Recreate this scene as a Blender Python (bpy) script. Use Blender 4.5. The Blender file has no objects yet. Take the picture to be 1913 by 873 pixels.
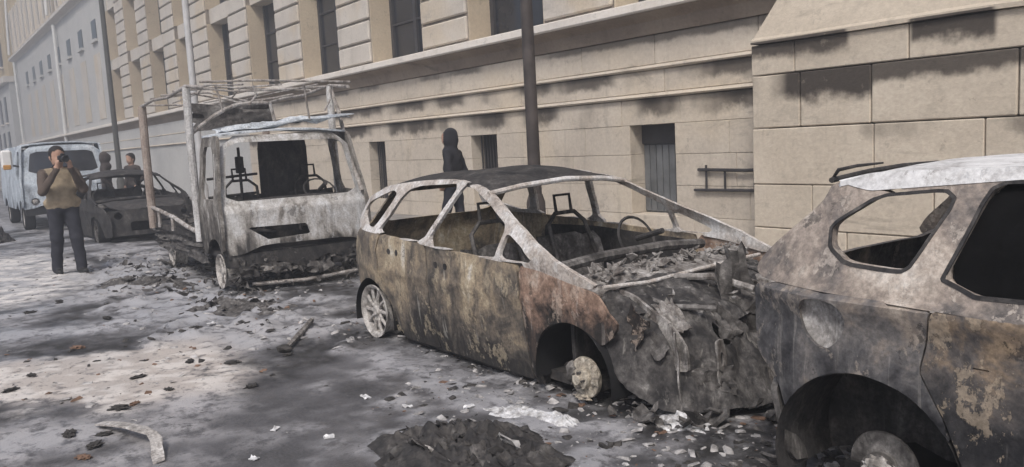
import bpy, bmesh, math, random
import numpy as np
from mathutils import Vector, Matrix, noise, Euler
R = math.radians
random.seed(7)
rng = np.random.default_rng(7)
sc = bpy.context.scene
col = sc.collection

# ------------------------------------------------------------------ camera
cd = bpy.data.cameras.new('camera')
cam = bpy.data.objects.new('camera', cd); col.objects.link(cam)
cd.sensor_width = 36.0; cd.lens = 36.0 * 1500.0 / 1913.0
cd.clip_start = 0.05; cd.clip_end = 2000
_yaw, _pit, _rol = R(37.02), R(6.65), R(3.0)
fw = Vector((-math.cos(_yaw)*math.cos(_pit), math.sin(_yaw)*math.cos(_pit), -math.sin(_pit)))
rt = Vector((math.sin(_yaw), math.cos(_yaw), 0)); up = rt.cross(fw)
r2 = rt*math.cos(_rol) - up*math.sin(_rol); u2 = rt*math.sin(_rol) + up*math.cos(_rol)
cam.matrix_world = Matrix(((r2.x, u2.x, -fw.x, 0), (r2.y, u2.y, -fw.y, 0), (r2.z, u2.z, -fw.z, 1.58), (0, 0, 0, 1)))
sc.camera = cam

# ------------------------------------------------------------------ sky, sun, exposure
SUN_EL, SUN_AZ = 50.0, 142.0        # azimuth: direction the light comes from, degrees from +Y clockwise
world = bpy.data.worlds.new('World'); sc.world = world; world.use_nodes = True
wn = world.node_tree
sky = wn.nodes.new('ShaderNodeTexSky'); sky.sky_type = 'NISHITA'; sky.sun_disc = False
sky.sun_elevation = R(SUN_EL); sky.sun_rotation = R(SUN_AZ)
sky.air_density = 1.0; sky.dust_density = 4.0; sky.ozone_density = 1.0
bg = wn.nodes['Background']; bg.inputs['Strength'].default_value = 0.095
wn.links.new(sky.outputs[0], bg.inputs[0])
sl = bpy.data.lights.new('sun', 'SUN'); sl.energy = 1.5; sl.angle = R(12); sl.color = (1.0, .97, .93)
sun = bpy.data.objects.new('sun', sl); col.objects.link(sun)
_d = Vector((math.sin(R(SUN_AZ))*math.cos(R(SUN_EL)), math.cos(R(SUN_AZ))*math.cos(R(SUN_EL)), math.sin(R(SUN_EL))))
sun.rotation_euler = _d.to_track_quat('Z', 'Y').to_euler()
sc.view_settings.view_transform = 'Standard'; sc.view_settings.look = 'None'
sc.view_settings.exposure = 0.80; sc.view_settings.gamma = 1.0
sc.cycles.use_denoising = True
sc.cycles.max_bounces = 6; sc.cycles.diffuse_bounces = 3; sc.cycles.volume_bounces = 0

# ------------------------------------------------------------------ helpers
def tag(o, label=None, cat=None, group=None, kind=None):
    if label: o['label'] = label
    if cat: o['category'] = cat
    if group: o['group'] = group
    if kind: o['kind'] = kind
    return o
def empty(name, loc=(0, 0, 0), rz=0.0, parent=None):
    o = bpy.data.objects.new(name, None); col.objects.link(o)
    o.location = loc; o.rotation_euler = (0, 0, rz); o.parent = parent
    return o
def link(name, me, mat=None, parent=None, loc=None, rot=None):
    o = bpy.data.objects.new(name, me); col.objects.link(o)
    if mat is not None and not me.materials: me.materials.append(mat)
    o.parent = parent
    if loc is not None: o.location = loc
    if rot is not None: o.rotation_euler = rot
    return o
def mk(name, v, f, smooth=35, recalc=True):
    me = bpy.data.meshes.new(name); me.from_pydata([tuple(p) for p in v], [], [tuple(q) for q in f])
    if recalc:
        bm = bmesh.new(); bm.from_mesh(me); bmesh.ops.recalc_face_normals(bm, faces=bm.faces); bm.to_mesh(me); bm.free()
    if smooth:
        me.shade_smooth(); me.set_sharp_from_angle(angle=R(smooth))
    return me
class MB:
    """collects welded shapes for ONE part"""
    def __init__(s): s.v = []; s.f = []
    def add(s, v, f):
        o = len(s.v); s.v += [tuple(p) for p in v]; s.f += [tuple(i+o for i in q) for q in f]; return s
    def box(s, c, d, rot=(0, 0, 0), ch=0.0):
        x, y, z = d[0]/2, d[1]/2, d[2]/2; M = Euler(rot).to_matrix(); c = Vector(c)
        if not ch:
            P = [(-x,-y,-z),(x,-y,-z),(x,y,-z),(-x,y,-z),(-x,-y,z),(x,-y,z),(x,y,z),(-x,y,z)]
            F = [(0,3,2,1),(4,5,6,7),(0,1,5,4),(1,2,6,5),(2,3,7,6),(3,0,4,7)]
        else:
            bm = bmesh.new(); bmesh.ops.create_cube(bm, size=1)
            bmesh.ops.scale(bm, vec=(d[0], d[1], d[2]), verts=bm.verts)
            bmesh.ops.bevel(bm, geom=bm.edges[:], offset=ch, segments=1, affect='EDGES')
            bm.verts.index_update(); P = [v.co[:] for v in bm.verts]; F = [[v.index for v in f.verts] for f in bm.faces]; bm.free()
        return s.add([M @ Vector(p) + c for p in P], F)
    def tube(s, pts, r, n=8, cap=True):
        pts = [Vector(p) for p in pts]; m = len(pts); rr = r if hasattr(r, '__len__') else [r]*m
        V = []; prev = None
        for i, p in enumerate(pts):
            t = (pts[min(i+1, m-1)] - pts[max(i-1, 0)]).normalized()
            a = prev if prev is not None else (Vector((0, 0, 1)) if abs(t.z) < .9 else Vector((1, 0, 0)))
            a = (a - t*a.dot(t)).normalized(); b = t.cross(a); prev = a
            for k in range(n):
                q = 2*math.pi*k/n; V.append(p + (a*math.cos(q) + b*math.sin(q))*rr[i])
        F = [(i*n+k, i*n+(k+1) % n, (i+1)*n+(k+1) % n, (i+1)*n+k) for i in range(m-1) for k in range(n)]
        if cap: F += [tuple(range(n))[::-1], tuple((m-1)*n+k for k in range(n))]
        return s.add(V, F)
    def lathe(s, prof, n=32, axis='y', c=(0, 0, 0), close=False):
        V = []; F = []; m = len(prof)
        for k in range(n):
            a = 2*math.pi*k/n; ca, sa = math.cos(a), math.sin(a)
            for r, h in prof:
                p = {'y': (r*ca, h, r*sa), 'z': (r*ca, r*sa, h), 'x': (h, r*ca, r*sa)}[axis]
                V.append((p[0]+c[0], p[1]+c[1], p[2]+c[2]))
        mm = m if close else m-1
        for k in range(n):
            k2 = (k+1) % n
            for i in range(mm):
                F.append((k*m+i, k2*m+i, k2*m+(i+1) % m, k*m+(i+1) % m))
        if not close:
            if prof[0][0] > 1e-4: F.append(tuple(k*m for k in range(n)))
            if prof[-1][0] > 1e-4: F.append(tuple(k*m+m-1 for k in range(n)))
        return s.add(V, F)
    def mesh(s, name, smooth=35): return mk(name, s.v, s.f, smooth)
    def build(s, name, mat, parent=None, smooth=35, loc=None, rot=None): return link(name, s.mesh(name, smooth), mat, parent, loc, rot)
def box_part(name, c, d, mat, parent=None, ch=0.0, rot=(0, 0, 0)): return MB().box(c, d, rot, ch).build(name, mat, parent)
def tube_part(name, pts, r, mat, parent=None, n=8): return MB().tube(pts, r, n).build(name, mat, parent)
def nz(x, y, z=0.0): return noise.noise(Vector((x, y, z)))

# 2D signed distances (negative inside)
def chaikin(P, n=2, k=.13):
    P = [np.array(p, float) for p in P]
    for _ in range(n):
        Q = []
        for i in range(len(P)):
            a, b = P[i], P[(i+1) % len(P)]; Q += [a*(1-k)+b*k, a*k+b*(1-k)]
        P = Q
    return [tuple(p) for p in P]
def sdpoly(P):
    P = np.array(P, float); A = P; B = np.roll(P, -1, 0)
    def f(X, Z):
        d = np.full(X.shape, 1e9); ins = np.zeros(X.shape, bool)
        for a, b in zip(A, B):
            e = b-a; wx, wz = X-a[0], Z-a[1]
            t = np.clip((wx*e[0]+wz*e[1])/max(e@e, 1e-12), 0, 1)
            d = np.minimum(d, (wx-e[0]*t)**2+(wz-e[1]*t)**2)
            c = ((a[1] > Z) != (b[1] > Z))
            if abs(e[1]) > 1e-12: ins ^= c & (X < a[0]+e[0]*(Z-a[1])/e[1])
        d = np.sqrt(d); return np.where(ins, -d, d)
    return f
def sdcirc(cx, cz, r, sq=1.0): return lambda X, Z: np.hypot(X-cx, (Z-cz)*sq)-r
def cut(a, *bs):
    def f(X, Z):
        d = a(X, Z)
        for b in bs: d = np.maximum(d, -b(X, Z))
        return d
    return f
def union(*fs):
    def f(X, Z):
        d = fs[0](X, Z)
        for b in fs[1:]: d = np.minimum(d, b(X, Z))
        return d
    return f
def grow(a, g): return lambda X, Z: a(X, Z)-g
def panel(name, sd, bb, res, mapf, th, mat, parent=None, smooth=40):
    """sheet-metal panel cut to a 2D outline, curved by mapf(u,v,w) and given thickness th"""
    x0, x1, z0, z1 = bb; nx = max(2, int((x1-x0)/res)+1); nzz = max(2, int((z1-z0)/res)+1)
    xs = np.linspace(x0, x1, nx); zs = np.linspace(z0, z1, nzz)
    X, Z = np.meshgrid(xs, zs, indexing='ij'); S = sd(X, Z); S[np.abs(S) < 1e-5] = 1e-5
    ids = {}; P = []; F = []
    def vid(key, x, z):
        if key not in ids: ids[key] = len(P); P.append((x, z))
        return ids[key]
    ins = S < 0
    cells = np.argwhere(ins[:-1, :-1] | ins[1:, :-1] | ins[1:, 1:] | ins[:-1, 1:])
    for i, j in cells:
        C = ((i, j), (i+1, j), (i+1, j+1), (i, j+1)); q = []
        for k in range(4):
            a, b = C[k], C[(k+1) % 4]; sa, sb = S[a], S[b]
            if sa < 0: q.append(vid(a, xs[a[0]], zs[a[1]]))
            if (sa < 0) != (sb < 0):
                t = min(.97, max(.03, sa/(sa-sb))); key = (min(a, b), max(a, b))
                q.append(vid(key, xs[a[0]]+(xs[b[0]]-xs[a[0]])*t, zs[a[1]]+(zs[b[1]]-zs[a[1]])*t))
        if len(q) > 2: F.append(q)
    n = len(P); V = [mapf(x, z, 0.0) for x, z in P] + [mapf(x, z, th) for x, z in P]
    E = {}
    for q in F:
        for a, b in zip(q, q[1:]+q[:1]): E[(a, b)] = E.get((a, b), 0)+1
    G = list(F) + [[i+n for i in q[::-1]] for q in F]
    for a, b in E:
        if (b, a) not in E: G.append([b, a, a+n, b+n])
    return link(name, mk(name, V, G, smooth), mat, parent)

# surface nets for bodies and melted lumps
def surface_nets(V, org, h):
    shp = V.shape; acc = np.zeros((shp[0]-1, shp[1]-1, shp[2]-1, 3)); cnt = np.zeros(acc.shape[:3], int); quads = []
    for ax in range(3):
        a = np.take(V, range(shp[ax]-1), ax); b = np.take(V, range(1, shp[ax]), ax)
        idx = np.argwhere((a < 0) != (b < 0)); av = a[tuple(idx.T)]; bv = b[tuple(idx.T)]
        pos = idx.astype(float); pos[:, ax] += av/(av-bv)
        u, w = [(1, 2), (2, 0), (0, 1)][ax]; cells = []
        for du, dw in ((0, 0), (-1, 0), (-1, -1), (0, -1)):
            c = idx.copy(); c[:, u] += du; c[:, w] += dw; cells.append(c)
        ok = np.ones(len(idx), bool)
        for c in cells: ok &= np.all((c >= 0) & (c < np.array(acc.shape[:3])), axis=1)
        for c in cells:
            cc = c[ok]; np.add.at(acc, tuple(cc.T), pos[ok]); np.add.at(cnt, tuple(cc.T), 1)
        flip = av[ok] < 0; st = np.stack([c[ok] for c in cells], 1)
        st[~flip] = st[~flip][:, ::-1]; quads.append(st)
    used = np.argwhere(cnt > 0); vid = -np.ones(cnt.shape, int); vid[tuple(used.T)] = np.arange(len(used))
    P = acc[tuple(used.T)]/cnt[tuple(used.T)][:, None]*h+np.array(org)
    Q = np.concatenate(quads); F = vid[Q[..., 0], Q[..., 1], Q[..., 2]]
    return P, F

# ------------------------------------------------------------------ materials
class NT:
    def __init__(s, name):
        s.m = bpy.data.materials.new(name); s.m.use_nodes = True; s.t = s.m.node_tree; s.b = s.t.nodes['Principled BSDF']
        s.tc = s.t.nodes.new('ShaderNodeTexCoord')
    def n(s, ty, **k):
        o = s.t.nodes.new(ty)
        for a, b in k.items(): setattr(o, a, b)
        return o
    def set(s, sock, v):
        if hasattr(v, 'is_linked') or isinstance(v, bpy.types.NodeSocket): s.t.links.new(v, sock)
        else: sock.default_value = v
    def noise(s, scale, detail=5, rough=.6, vec=None, sc3=None, dist=0.0, off=(0, 0, 0)):
        v = vec if vec is not None else s.tc.outputs['Object']
        if sc3 or off != (0, 0, 0):
            mp = s.n('ShaderNodeMapping'); mp.inputs['Scale'].default_value = sc3 or (1, 1, 1); mp.inputs['Location'].default_value = off
            s.t.links.new(v, mp.inputs[0]); v = mp.outputs[0]
        o = s.n('ShaderNodeTexNoise'); o.inputs['Scale'].default_value = scale; o.inputs['Detail'].default_value = detail
        o.inputs['Roughness'].default_value = rough; o.inputs['Distortion'].default_value = dist; s.t.links.new(v, o.inputs['Vector']); return o.outputs[0]
    def mr(s, v, a, b, c=0.0, d=1.0):
        o = s.n('ShaderNodeMapRange'); o.interpolation_type = 'SMOOTHSTEP'; s.set(o.inputs[0], v)
        for i, x in enumerate((a, b, c, d)): o.inputs[i+1].default_value = x
        return o.outputs[0]
    def mix(s, f, a, b, mode='MIX'):
        o = s.n('ShaderNodeMix', data_type='RGBA', blend_type=mode); s.set(o.inputs[0], f)
        for sock, v in ((o.inputs[6], a), (o.inputs[7], b)):
            if isinstance(v, tuple): v = (*v, 1) if len(v) == 3 else v
            s.set(sock, v)
        return o.outputs[2]
    def math(s, op, a, b=0.0):
        o = s.n('ShaderNodeMath', operation=op, use_clamp=(op in ('ADD', 'MULTIPLY'))); s.set(o.inputs[0], a); s.set(o.inputs[1], b); return o.outputs[0]
    def xyz(s, v=None):
        o = s.n('ShaderNodeSeparateXYZ'); s.t.links.new(v if v is not None else s.tc.outputs['Object'], o.inputs[0]); return o.outputs
    def bump(s, h, st=.3, dist=.01):
        o = s.n('ShaderNodeBump'); o.inputs['Strength'].default_value = st; o.inputs['Distance'].default_value = dist
        s.t.links.new(h, o.inputs['Height']); s.t.links.new(o.outputs[0], s.b.inputs['Normal'])
    def fin(s, c, rough=.9, metal=0.0, spec=.3):
        s.set(s.b.inputs['Base Color'], (*c, 1) if isinstance(c, tuple) and len(c) == 3 else c)
        s.set(s.b.inputs['Roughness'], rough); s.b.inputs['Metallic'].default_value = metal; s.b.inputs['Specular IOR Level'].default_value = spec
        return s.m

def burnt(name, stops, streak=.6, zs=None, scale=1.0, off=(0, 0, 0), rough=.85, drip=None, patch=None, stretch=(3.0, 3.0, 1.5), spread=1.0, grain=.55, flake=.5):
    """burnt-out sheet metal: soot, scorched oxide, bare rust, ash in a warped field that runs down the panel"""
    t = NT(name)
    warp = t.noise(2.2*scale, 4, .6, off=off)
    v = t.n('ShaderNodeMixRGB') if False else None
    n = t.noise(scale, 7, .66, sc3=stretch, off=off, dist=1.1)
    n2 = t.noise(scale*2.7, 6, .62, sc3=(stretch[0], stretch[1], stretch[2]*1.4), off=(off[0]+5, 3, 2), dist=.5)
    m = t.n('ShaderNodeMix', data_type='FLOAT'); m.inputs[0].default_value = .38; t.set(m.inputs[2], n); t.set(m.inputs[3], n2)
    f = m.outputs[0]
    if zs:      # lower edge: heavier soot where the tyres and fuel burned
        z = t.xyz()[2]; zn = t.noise(1.6, 4, .6, sc3=(2.5, 2.5, .6), off=(1, 8, off[2]))
        zz = t.n('ShaderNodeMath', operation='MULTIPLY_ADD'); t.set(zz.inputs[0], zn); zz.inputs[1].default_value = -.6; t.set(zz.inputs[2], z)
        k = t.mr(zz.outputs[0], zs[0]-.3, zs[1]-.3, -zs[2], 0.0)
        ad = t.n('ShaderNodeMath', operation='ADD'); t.set(ad.inputs[0], f); t.set(ad.inputs[1], k); f = ad.outputs[0]
    r = t.n('ShaderNodeValToRGB'); els = r.color_ramp.elements
    pos = np.linspace(.5-.145*spread, .5+.135*spread, len(stops))
    while len(els) < len(stops): els.new(.5)
    for e, p, c in zip(els, pos, stops): e.position = float(p); e.color = (*c, 1)
    t.t.links.new(f, r.inputs[0]); c = r.outputs[0]
    st = t.noise(1.0, 5, .62, sc3=(17, 17, .9), off=off, dist=.5)
    c = t.mix(t.math('MULTIPLY', t.mr(st, .52, .66), streak), c, stops[1])
    c = t.mix(t.math('MULTIPLY', t.mr(t.noise(1.0, 4, .6, sc3=(21, 21, 1.0), off=(4, off[1]+9, 1), dist=.4), .60, .70), streak*.7), c, drip or stops[-1])
    fl1 = t.mr(t.noise(5.5, 9, .72, off=(off[0]+2, 6, 3), sc3=(1.3, 1.3, .8)), .565, .585)
    fl2 = t.mr(t.noise(4.2, 9, .74, off=(off[0]+9, 1, 7), sc3=(1.2, 1.2, .9)), .60, .615)
    if flake:
        c = t.mix(t.math('MULTIPLY', fl1, flake), c, stops[-2]); c = t.mix(t.math('MULTIPLY', fl2, flake*1.2), c, stops[0])
    fine = t.noise(46, 5, .72)
    c = t.mix(grain, c, t.mix(t.mr(fine, .3, .7), (.22, .22, .22), (.78, .78, .78)), 'OVERLAY')
    t.bump(t.mix(.3, t.mix(.35, t.noise(9, 6, .65), fine), fl1), .55, .014)
    return t.fin(c, rough, 0.0, .25)
def plain(name, c, rough=.8, var=.25, scale=6, metal=0.0, spec=.3, bump=.15):
    t = NT(name); k = t.mix(t.mr(t.noise(scale, 5, .6), .3, .7), tuple(x*(1-var) for x in c), tuple(min(1, x*(1+var)) for x in c))
    if bump: t.bump(t.noise(scale*5, 4), bump, .006)
    return t.fin(k, rough, metal, spec)

M = {}
SOOT = (.022, .021, .022)
M['sedan'] = burnt('burnt_sedan_paint', [(.035, .033, .032), (.095, .084, .073), (.19, .158, .122), (.31, .25, .175), (.42, .355, .255), (.56, .53, .47)], .45, (-.05, .72, .16), .85, (0, 0, 0), stretch=(2.4, 2.4, 1.5), grain=.5, rough=.62)
M['sedan_frame'] = burnt('burnt_sedan_pillar', [(.13, .112, .10), (.27, .235, .205), (.40, .36, .325), (.50, .475, .45), (.60, .59, .58), (.70, .70, .70)], .35, None, 1.1, (4, 1, 0), grain=.55, rough=.6, spread=1.25)
M['sedan_fender'] = burnt('burnt_sedan_fender', [(.03, .027, .026), (.12, .085, .068), (.24, .16, .12), (.34, .245, .19), (.42, .34, .28), (.50, .45, .41)], .5, (.30, .72, .22), 1.2, (2, 6, 1))
M['soot'] = burnt('soot_black_metal', [(.015, .015, .016), (.028, .027, .028), (.04, .038, .038), (.065, .06, .057), (.12, .115, .11)], .4, None, 1.5, (1, 3, 2))
M['char'] = burnt('charred_grey_metal', [(.022, .021, .021), (.05, .046, .044), (.085, .08, .077), (.14, .132, .126), (.26, .25, .24)], .4, None, 2.0, (5, 3, 2))
M['wreck'] = burnt('ash_grey_wreckage', [(.04, .037, .035), (.10, .088, .08), (.19, .178, .168), (.31, .295, .28), (.50, .485, .47)], .4, None, 2.2, (8, 3, 2))
M['nose'] = burnt('melted_nose_black', [(.012, .012, .013), (.024, .023, .024), (.042, .040, .040), (.07, .066, .064), (.12, .114, .11), (.28, .27, .26)], .8, None, 1.6, (15, 3, 2), drip=(.24, .228, .21), spread=1.1, flake=.4)
M['suv'] = burnt('burnt_estate_paint', [(.016, .016, .018), (.045, .044, .047), (.085, .083, .085), (.14, .13, .125), (.23, .195, .165), (.34, .295, .25), (.47, .435, .39)], .25, (.20, .92, .20), .7, (12, 4, 3), stretch=(2.4, 2.4, 2.0), grain=.5, spread=1.15, rough=.65)
M['suv_door'] = burnt('burnt_door_paint', [(.016, .016, .018), (.045, .043, .044), (.095, .085, .08), (.19, .145, .105), (.30, .225, .15), (.38, .31, .23), (.47, .43, .38)], .25, (.25, 1.05, .17), .8, (21, 4, 3), stretch=(2.4, 2.4, 2.0), grain=.5, spread=1.25, rough=.65)
M['suv_top'] = burnt('burnt_estate_pillar', [(.035, .034, .035), (.09, .083, .08), (.16, .142, .13), (.26, .22, .19), (.36, .31, .265), (.46, .41, .36), (.56, .53, .49)], .2, (.30, .98, .10), .7, (12, 4, 3), stretch=(2.4, 2.4, 2.0), grain=.5, spread=1.1, rough=.65)
M['suv_roof'] = burnt('scorched_white_roof', [(.22, .205, .195), (.42, .41, .405), (.58, .58, .58), (.66, .66, .66), (.72, .72, .72)], .25, None, .9, (2, 9, 8), grain=.4)
M['truck'] = burnt('burnt_truck_paint', [(.05, .047, .045), (.17, .158, .145), (.33, .315, .295), (.45, .44, .43), (.54, .545, .55), (.64, .645, .655)], .45, (.28, .74, .28), .8, (6, 2, 4), grain=.45, spread=1.1, rough=.6)
M['truck_side'] = burnt('burnt_truck_side', [(.03, .028, .027), (.075, .068, .062), (.15, .138, .125), (.26, .245, .225), (.42, .41, .40)], .4, (.3, 1.0, .14), 1.0, (7, 1, 4))
M['truck_roof'] = burnt('burnt_truck_roof', [(.14, .145, .155), (.32, .345, .37), (.46, .50, .54), (.58, .61, .64), (.70, .72, .74)], .3, None, 1.0, (6, 7, 4))
M['rack'] = burnt('rack_steel', [(.07, .06, .055), (.17, .15, .135), (.30, .275, .255), (.43, .41, .395), (.58, .57, .565)], .3, None, 1.6, (3, 7, 9), spread=1.1)
M['post_pale'] = burnt('pale_scorched_post', [(.24, .225, .215), (.40, .39, .385), (.53, .525, .52), (.64, .64, .645)], .3, None, 1.2, (3, 5, 9))
M['post_brown'] = burnt('scorched_post', [(.14, .11, .095), (.23, .185, .16), (.30, .25, .22), (.36, .31, .28)], .3, None, 1.2, (3, 2, 9))
M['van'] = burnt('pale_blue_van_paint', [(.10, .11, .125), (.27, .30, .34), (.40, .45, .50), (.50, .55, .60), (.62, .66, .70)], .3, (.25, .8, .14), .8, (5, 5, 5))
M['alloy'] = burnt('burnt_alloy', [(.10, .095, .09), (.22, .205, .19), (.36, .34, .32), (.48, .46, .44), (.60, .585, .565)], .3, None, 3.0, (0, 2, 0), .6)
M['melt'] = burnt('melted_alloy', [(.10, .09, .08), (.26, .23, .195), (.36, .32, .26), (.52, .475, .40), (.62, .58, .50)], .3, None, 4.0, (3, 2, 0), .6, stretch=(3, 3, 3))
M['puddle'] = burnt('pale_melt', [(.16, .155, .15), (.34, .335, .33), (.52, .52, .525), (.66, .665, .675), (.74, .745, .75)], .2, None, 3.0, (6, 2, 0), .5, stretch=(3, 3, 3), grain=.5)
M['blackhole'] = plain('black_char', (.012, .012, .013), .95, .3)
M['soot_shade_glass'] = plain('sooted_shade_glass', (.006, .006, .0062), .9, .3, 5, 0, .03, .1)
M['glass'] = plain('dark_window_glass', (.022, .024, .03), .10, .2, 3, 0, .5, 0)

# building stone: warm limestone with dark weathering that hugs the joints under the mouldings
def stone(name, base, alt, stains=(), grime=.35, warm=None):
    t = NT(name); g = t.n('ShaderNodeNewGeometry').outputs['Position']; X, Y, Z = t.xyz(g)
    oi = t.n('ShaderNodeObjectInfo').outputs['Random']
    c = t.mix(t.mr(t.noise(.9, 6, .62, vec=g), .34, .66), base, alt)
    c = t.mix(t.math('MULTIPLY', oi, .35), c, tuple(x*.82 for x in alt))
    if warm: c = t.mix(t.mr(t.noise(.7, 3, .5, vec=g, off=(4, 4, 4)), .5, .7, 0, .6), c, warm)
    blot = t.mr(t.noise(2.3, 7, .7, vec=g, off=(9, 1, 2)), .54, .74, 0, grime)
    c = t.mix(blot, c, tuple(x*.40 for x in base))
    smear = t.mr(t.noise(1.0, 6, .7, vec=g, sc3=(.7, .7, 2.6), off=(2, 5, 11), dist=.8), .56, .74, 0, grime*1.5)
    c = t.mix(smear, c, tuple(x*.34 for x in base))
    strk = t.mr(t.noise(1, 5, .6, vec=g, sc3=(5, 5, .5)), .55, .75, 0, grime*.8)
    c = t.mix(strk, c, tuple(x*.45 for x in alt))
    for z1, h, n0, n1, x0, x1, amt in stains:       # black crust below a moulding: from z1 down h, broken up along x
        edge = t.noise(2.6, 6, .65, vec=g, off=(z1*3, 2, 7))
        zz = t.n('ShaderNodeMath', operation='MULTIPLY_ADD'); t.set(zz.inputs[0], edge); zz.inputs[1].default_value = -h*1.6; t.set(zz.inputs[2], Z)
        m = t.math('MULTIPLY', t.mr(zz.outputs[0], z1-h*1.9, z1-h*1.35), t.mr(Z, z1+.006, z1-.004))
        m = t.math('MULTIPLY', m, t.mr(t.noise(.8, 3, .5, vec=g, sc3=(1, .2, .1), off=(z1*7, 0, 0)), n0, n1))
        if x0 is not None: m = t.math('MULTIPLY', m, t.math('MULTIPLY', t.mr(X, x0-.06, x0), t.mr(X, x1+.06, x1)))
        c = t.mix(t.math('MULTIPLY', m, amt), c, (.05, .042, .037))
    f = t.noise(22, 6, .7, vec=g)
    c = t.mix(.22, c, t.mix(t.mr(f, .3, .7), (.3, .3, .3), (.7, .7, .7)), 'OVERLAY')
    pit = t.mr(t.noise(4.5, 9, .74, vec=g, off=(3, 7, 1)), .60, .63)
    c = t.mix(t.math('MULTIPLY', pit, .45), c, tuple(x*.55 for x in alt))
    t.bump(t.mix(.5, f, t.noise(6, 6, .6, vec=g)), .45, .03)
    return t.fin(c, .9, 0, .2)
ST1, ST2 = (.60, .535, .45), (.52, .46, .385)
M['stone'] = stone('limestone', ST1, ST2, [(2.925, .12, .35, .55, None, None, .7), (2.45, .22, .34, .52, None, None, .85), (2.06, .30, .38, .55, None, None, .9)], .42, (.57, .49, .38))
M['stone_ledge'] = stone('limestone_ledge', (.70, .655, .60), (.63, .585, .53), [], .2)
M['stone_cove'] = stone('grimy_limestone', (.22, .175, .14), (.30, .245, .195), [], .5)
M['stone_block'] = stone('limestone_base', (.60, .53, .435), (.51, .445, .36), [(2.155, .36, .30, .40, -5.9, -4.35, .97), (2.155, .2, .40, .52, -4.3, -2.5, .9), (2.53, .22, .40, .5, -5.9, -4.6, .92), (2.53, .28, .3, .4, -3.9, -3.2, .95), (1.555, .2, .44, .58, None, None, .65)], .42)
M['stone_upper'] = stone('rusticated_limestone', (.60, .555, .495), (.52, .48, .43), [], .3, (.52, .43, .31))
M['stone_reveal'] = stone('warm_reveal', (.54, .46, .35), (.49, .41, .31), [], .15)
M['stone_far'] = stone('grey_limestone', (.53, .525, .51), (.47, .47, .46), [], .2)
M['plaster'] = stone('ochre_plaster', (.55, .44, .27), (.48, .375, .225), [], .25)
M['joint'] = plain('joint_mortar', (.22, .19, .16), .95, .3)
M['frame'] = plain('dark_window_frame', (.045, .043, .045), .6, .2)
M['shutter'] = plain('grey_steel_shutter', (.13, .135, .14), .6, .3, 3)
M['lamp'] = plain('brown_lamp_post', (.062, .052, .048), .55, .3, 5)
M['pole_white'] = plain('pale_pole', (.50, .50, .505), .5, .12, 5)
M['pole_dark'] = plain('dark_pole', (.07, .068, .062), .6, .2, 5)
M['kerb'] = plain('kerb_stone', (.28, .27, .255), .9, .2, 5)
M['walk'] = plain('pavement_slab', (.25, .235, .22), .92, .25, 3)
M['pipe'] = plain('pale_downpipe', (.62, .62, .61), .6, .1, 4)
M['chip'] = plain('charred_chip', (.045, .042, .04), .95, .6, 30)
M['chip2'] = plain('ash_chip', (.33, .32, .315), .95, .5, 20)
M['chip3'] = plain('rusty_chip', (.16, .10, .07), .95, .5, 20)
M['skin'] = plain('skin', (.42, .26, .19), .55, .1, 10, 0, .4, 0)
M['hair'] = plain('dark_hair', (.018, .015, .014), .6, .3, 40)
M['vest'] = plain('tan_vest', (.29, .235, .165), .9, .25, 9)
M['trousers'] = plain('dark_trousers', (.028, .029, .038), .9, .25, 9)
M['sleeve'] = plain('brown_sleeve', (.085, .066, .055), .9, .3, 9)
M['shoe'] = plain('black_shoe', (.02, .02, .02), .6, .2)
M['hood'] = plain('black_hooded_coat', (.022, .022, .027), .9, .25, 9)
M['coat'] = plain('dark_brown_coat', (.055, .046, .043), .9, .25, 9)
M['orange'] = plain('orange_jacket', (.50, .25, .06), .8, .2, 9)
M['white_cap'] = plain('white_helmet', (.75, .75, .74), .4, .06)
M['grey_cloth'] = plain('grey_trousers', (.20, .21, .235), .9, .2, 9)
M['blackplastic'] = plain('camera_black', (.02, .02, .022), .45, .2)

# ------------------------------------------------------------------ ground
def bump2(x, y, pts, soft):      # soft mask inside a ground polygon
    return np.clip(.5-sdpoly(pts)(x, y)/soft, 0, 1)
fx = np.arange(-24.0, 1.01, .05); fy = np.arange(-.6, 5.13, .05)
gx = np.concatenate([[-900, -300, -150, -90, -60, -45, -34, -28], fx, [4, 10, 30, 120, 500]])
gy = np.concatenate([[-500, -100, -30, -10, -4, -2], fy, [5.16]])
GX, GY = np.meshgrid(gx, gy, indexing='ij')
def fbm(X, Y, s, o=0.0, oct=4):
    out = np.zeros(X.shape); it = np.nditer(X, flags=['multi_index'])
    flat = [noise.fractal(Vector((x*s+o, y*s+o*.7, o)), 1.0, 2.0, oct) for x, y in zip(X.ravel(), Y.ravel())]
    return np.array(flat).reshape(X.shape)
N1 = fbm(GX, GY, 1.1, 3.1, 5); N2 = fbm(GX, GY, 4.5, 9.2, 4); N3 = fbm(GX, GY, .45, 5.5, 3)
beige = bump2(GX+N1*.25, GY+N2*.12, [(-6.6, .1), (-5.5, 1.0), (-5.35, 1.6), (-5.75, 2.0), (-6.9, 1.9), (-7.5, 1.25), (-7.6, .1)], .35)
bright = bump2(GX+N1*.5, GY+N2*.12, [(-16.5, .2), (-16, 2.1), (-11.6, 1.8), (-10.6, 1.1), (-11.2, .2)], .6)  # pale area that whitens the road colour
rubble = bump2(GX+N1*.5, GY+N1*.3, [(-15, 2.1), (-14.5, 3.4), (-6.6, 3.3), (-6.0, 2.6), (-7.6, 1.3), (-9.5, 1.6)], .9)
front = bump2(GX+N1*.4, GY+N1*.25, [(-4.6, 2.8), (-4.1, 2.2), (-3.4, 1.9), (-2.3, 1.8), (-.9, 2.2), (-.5, 3.2), (-1, 5), (-4.5, 4.8)], .5)
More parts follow.
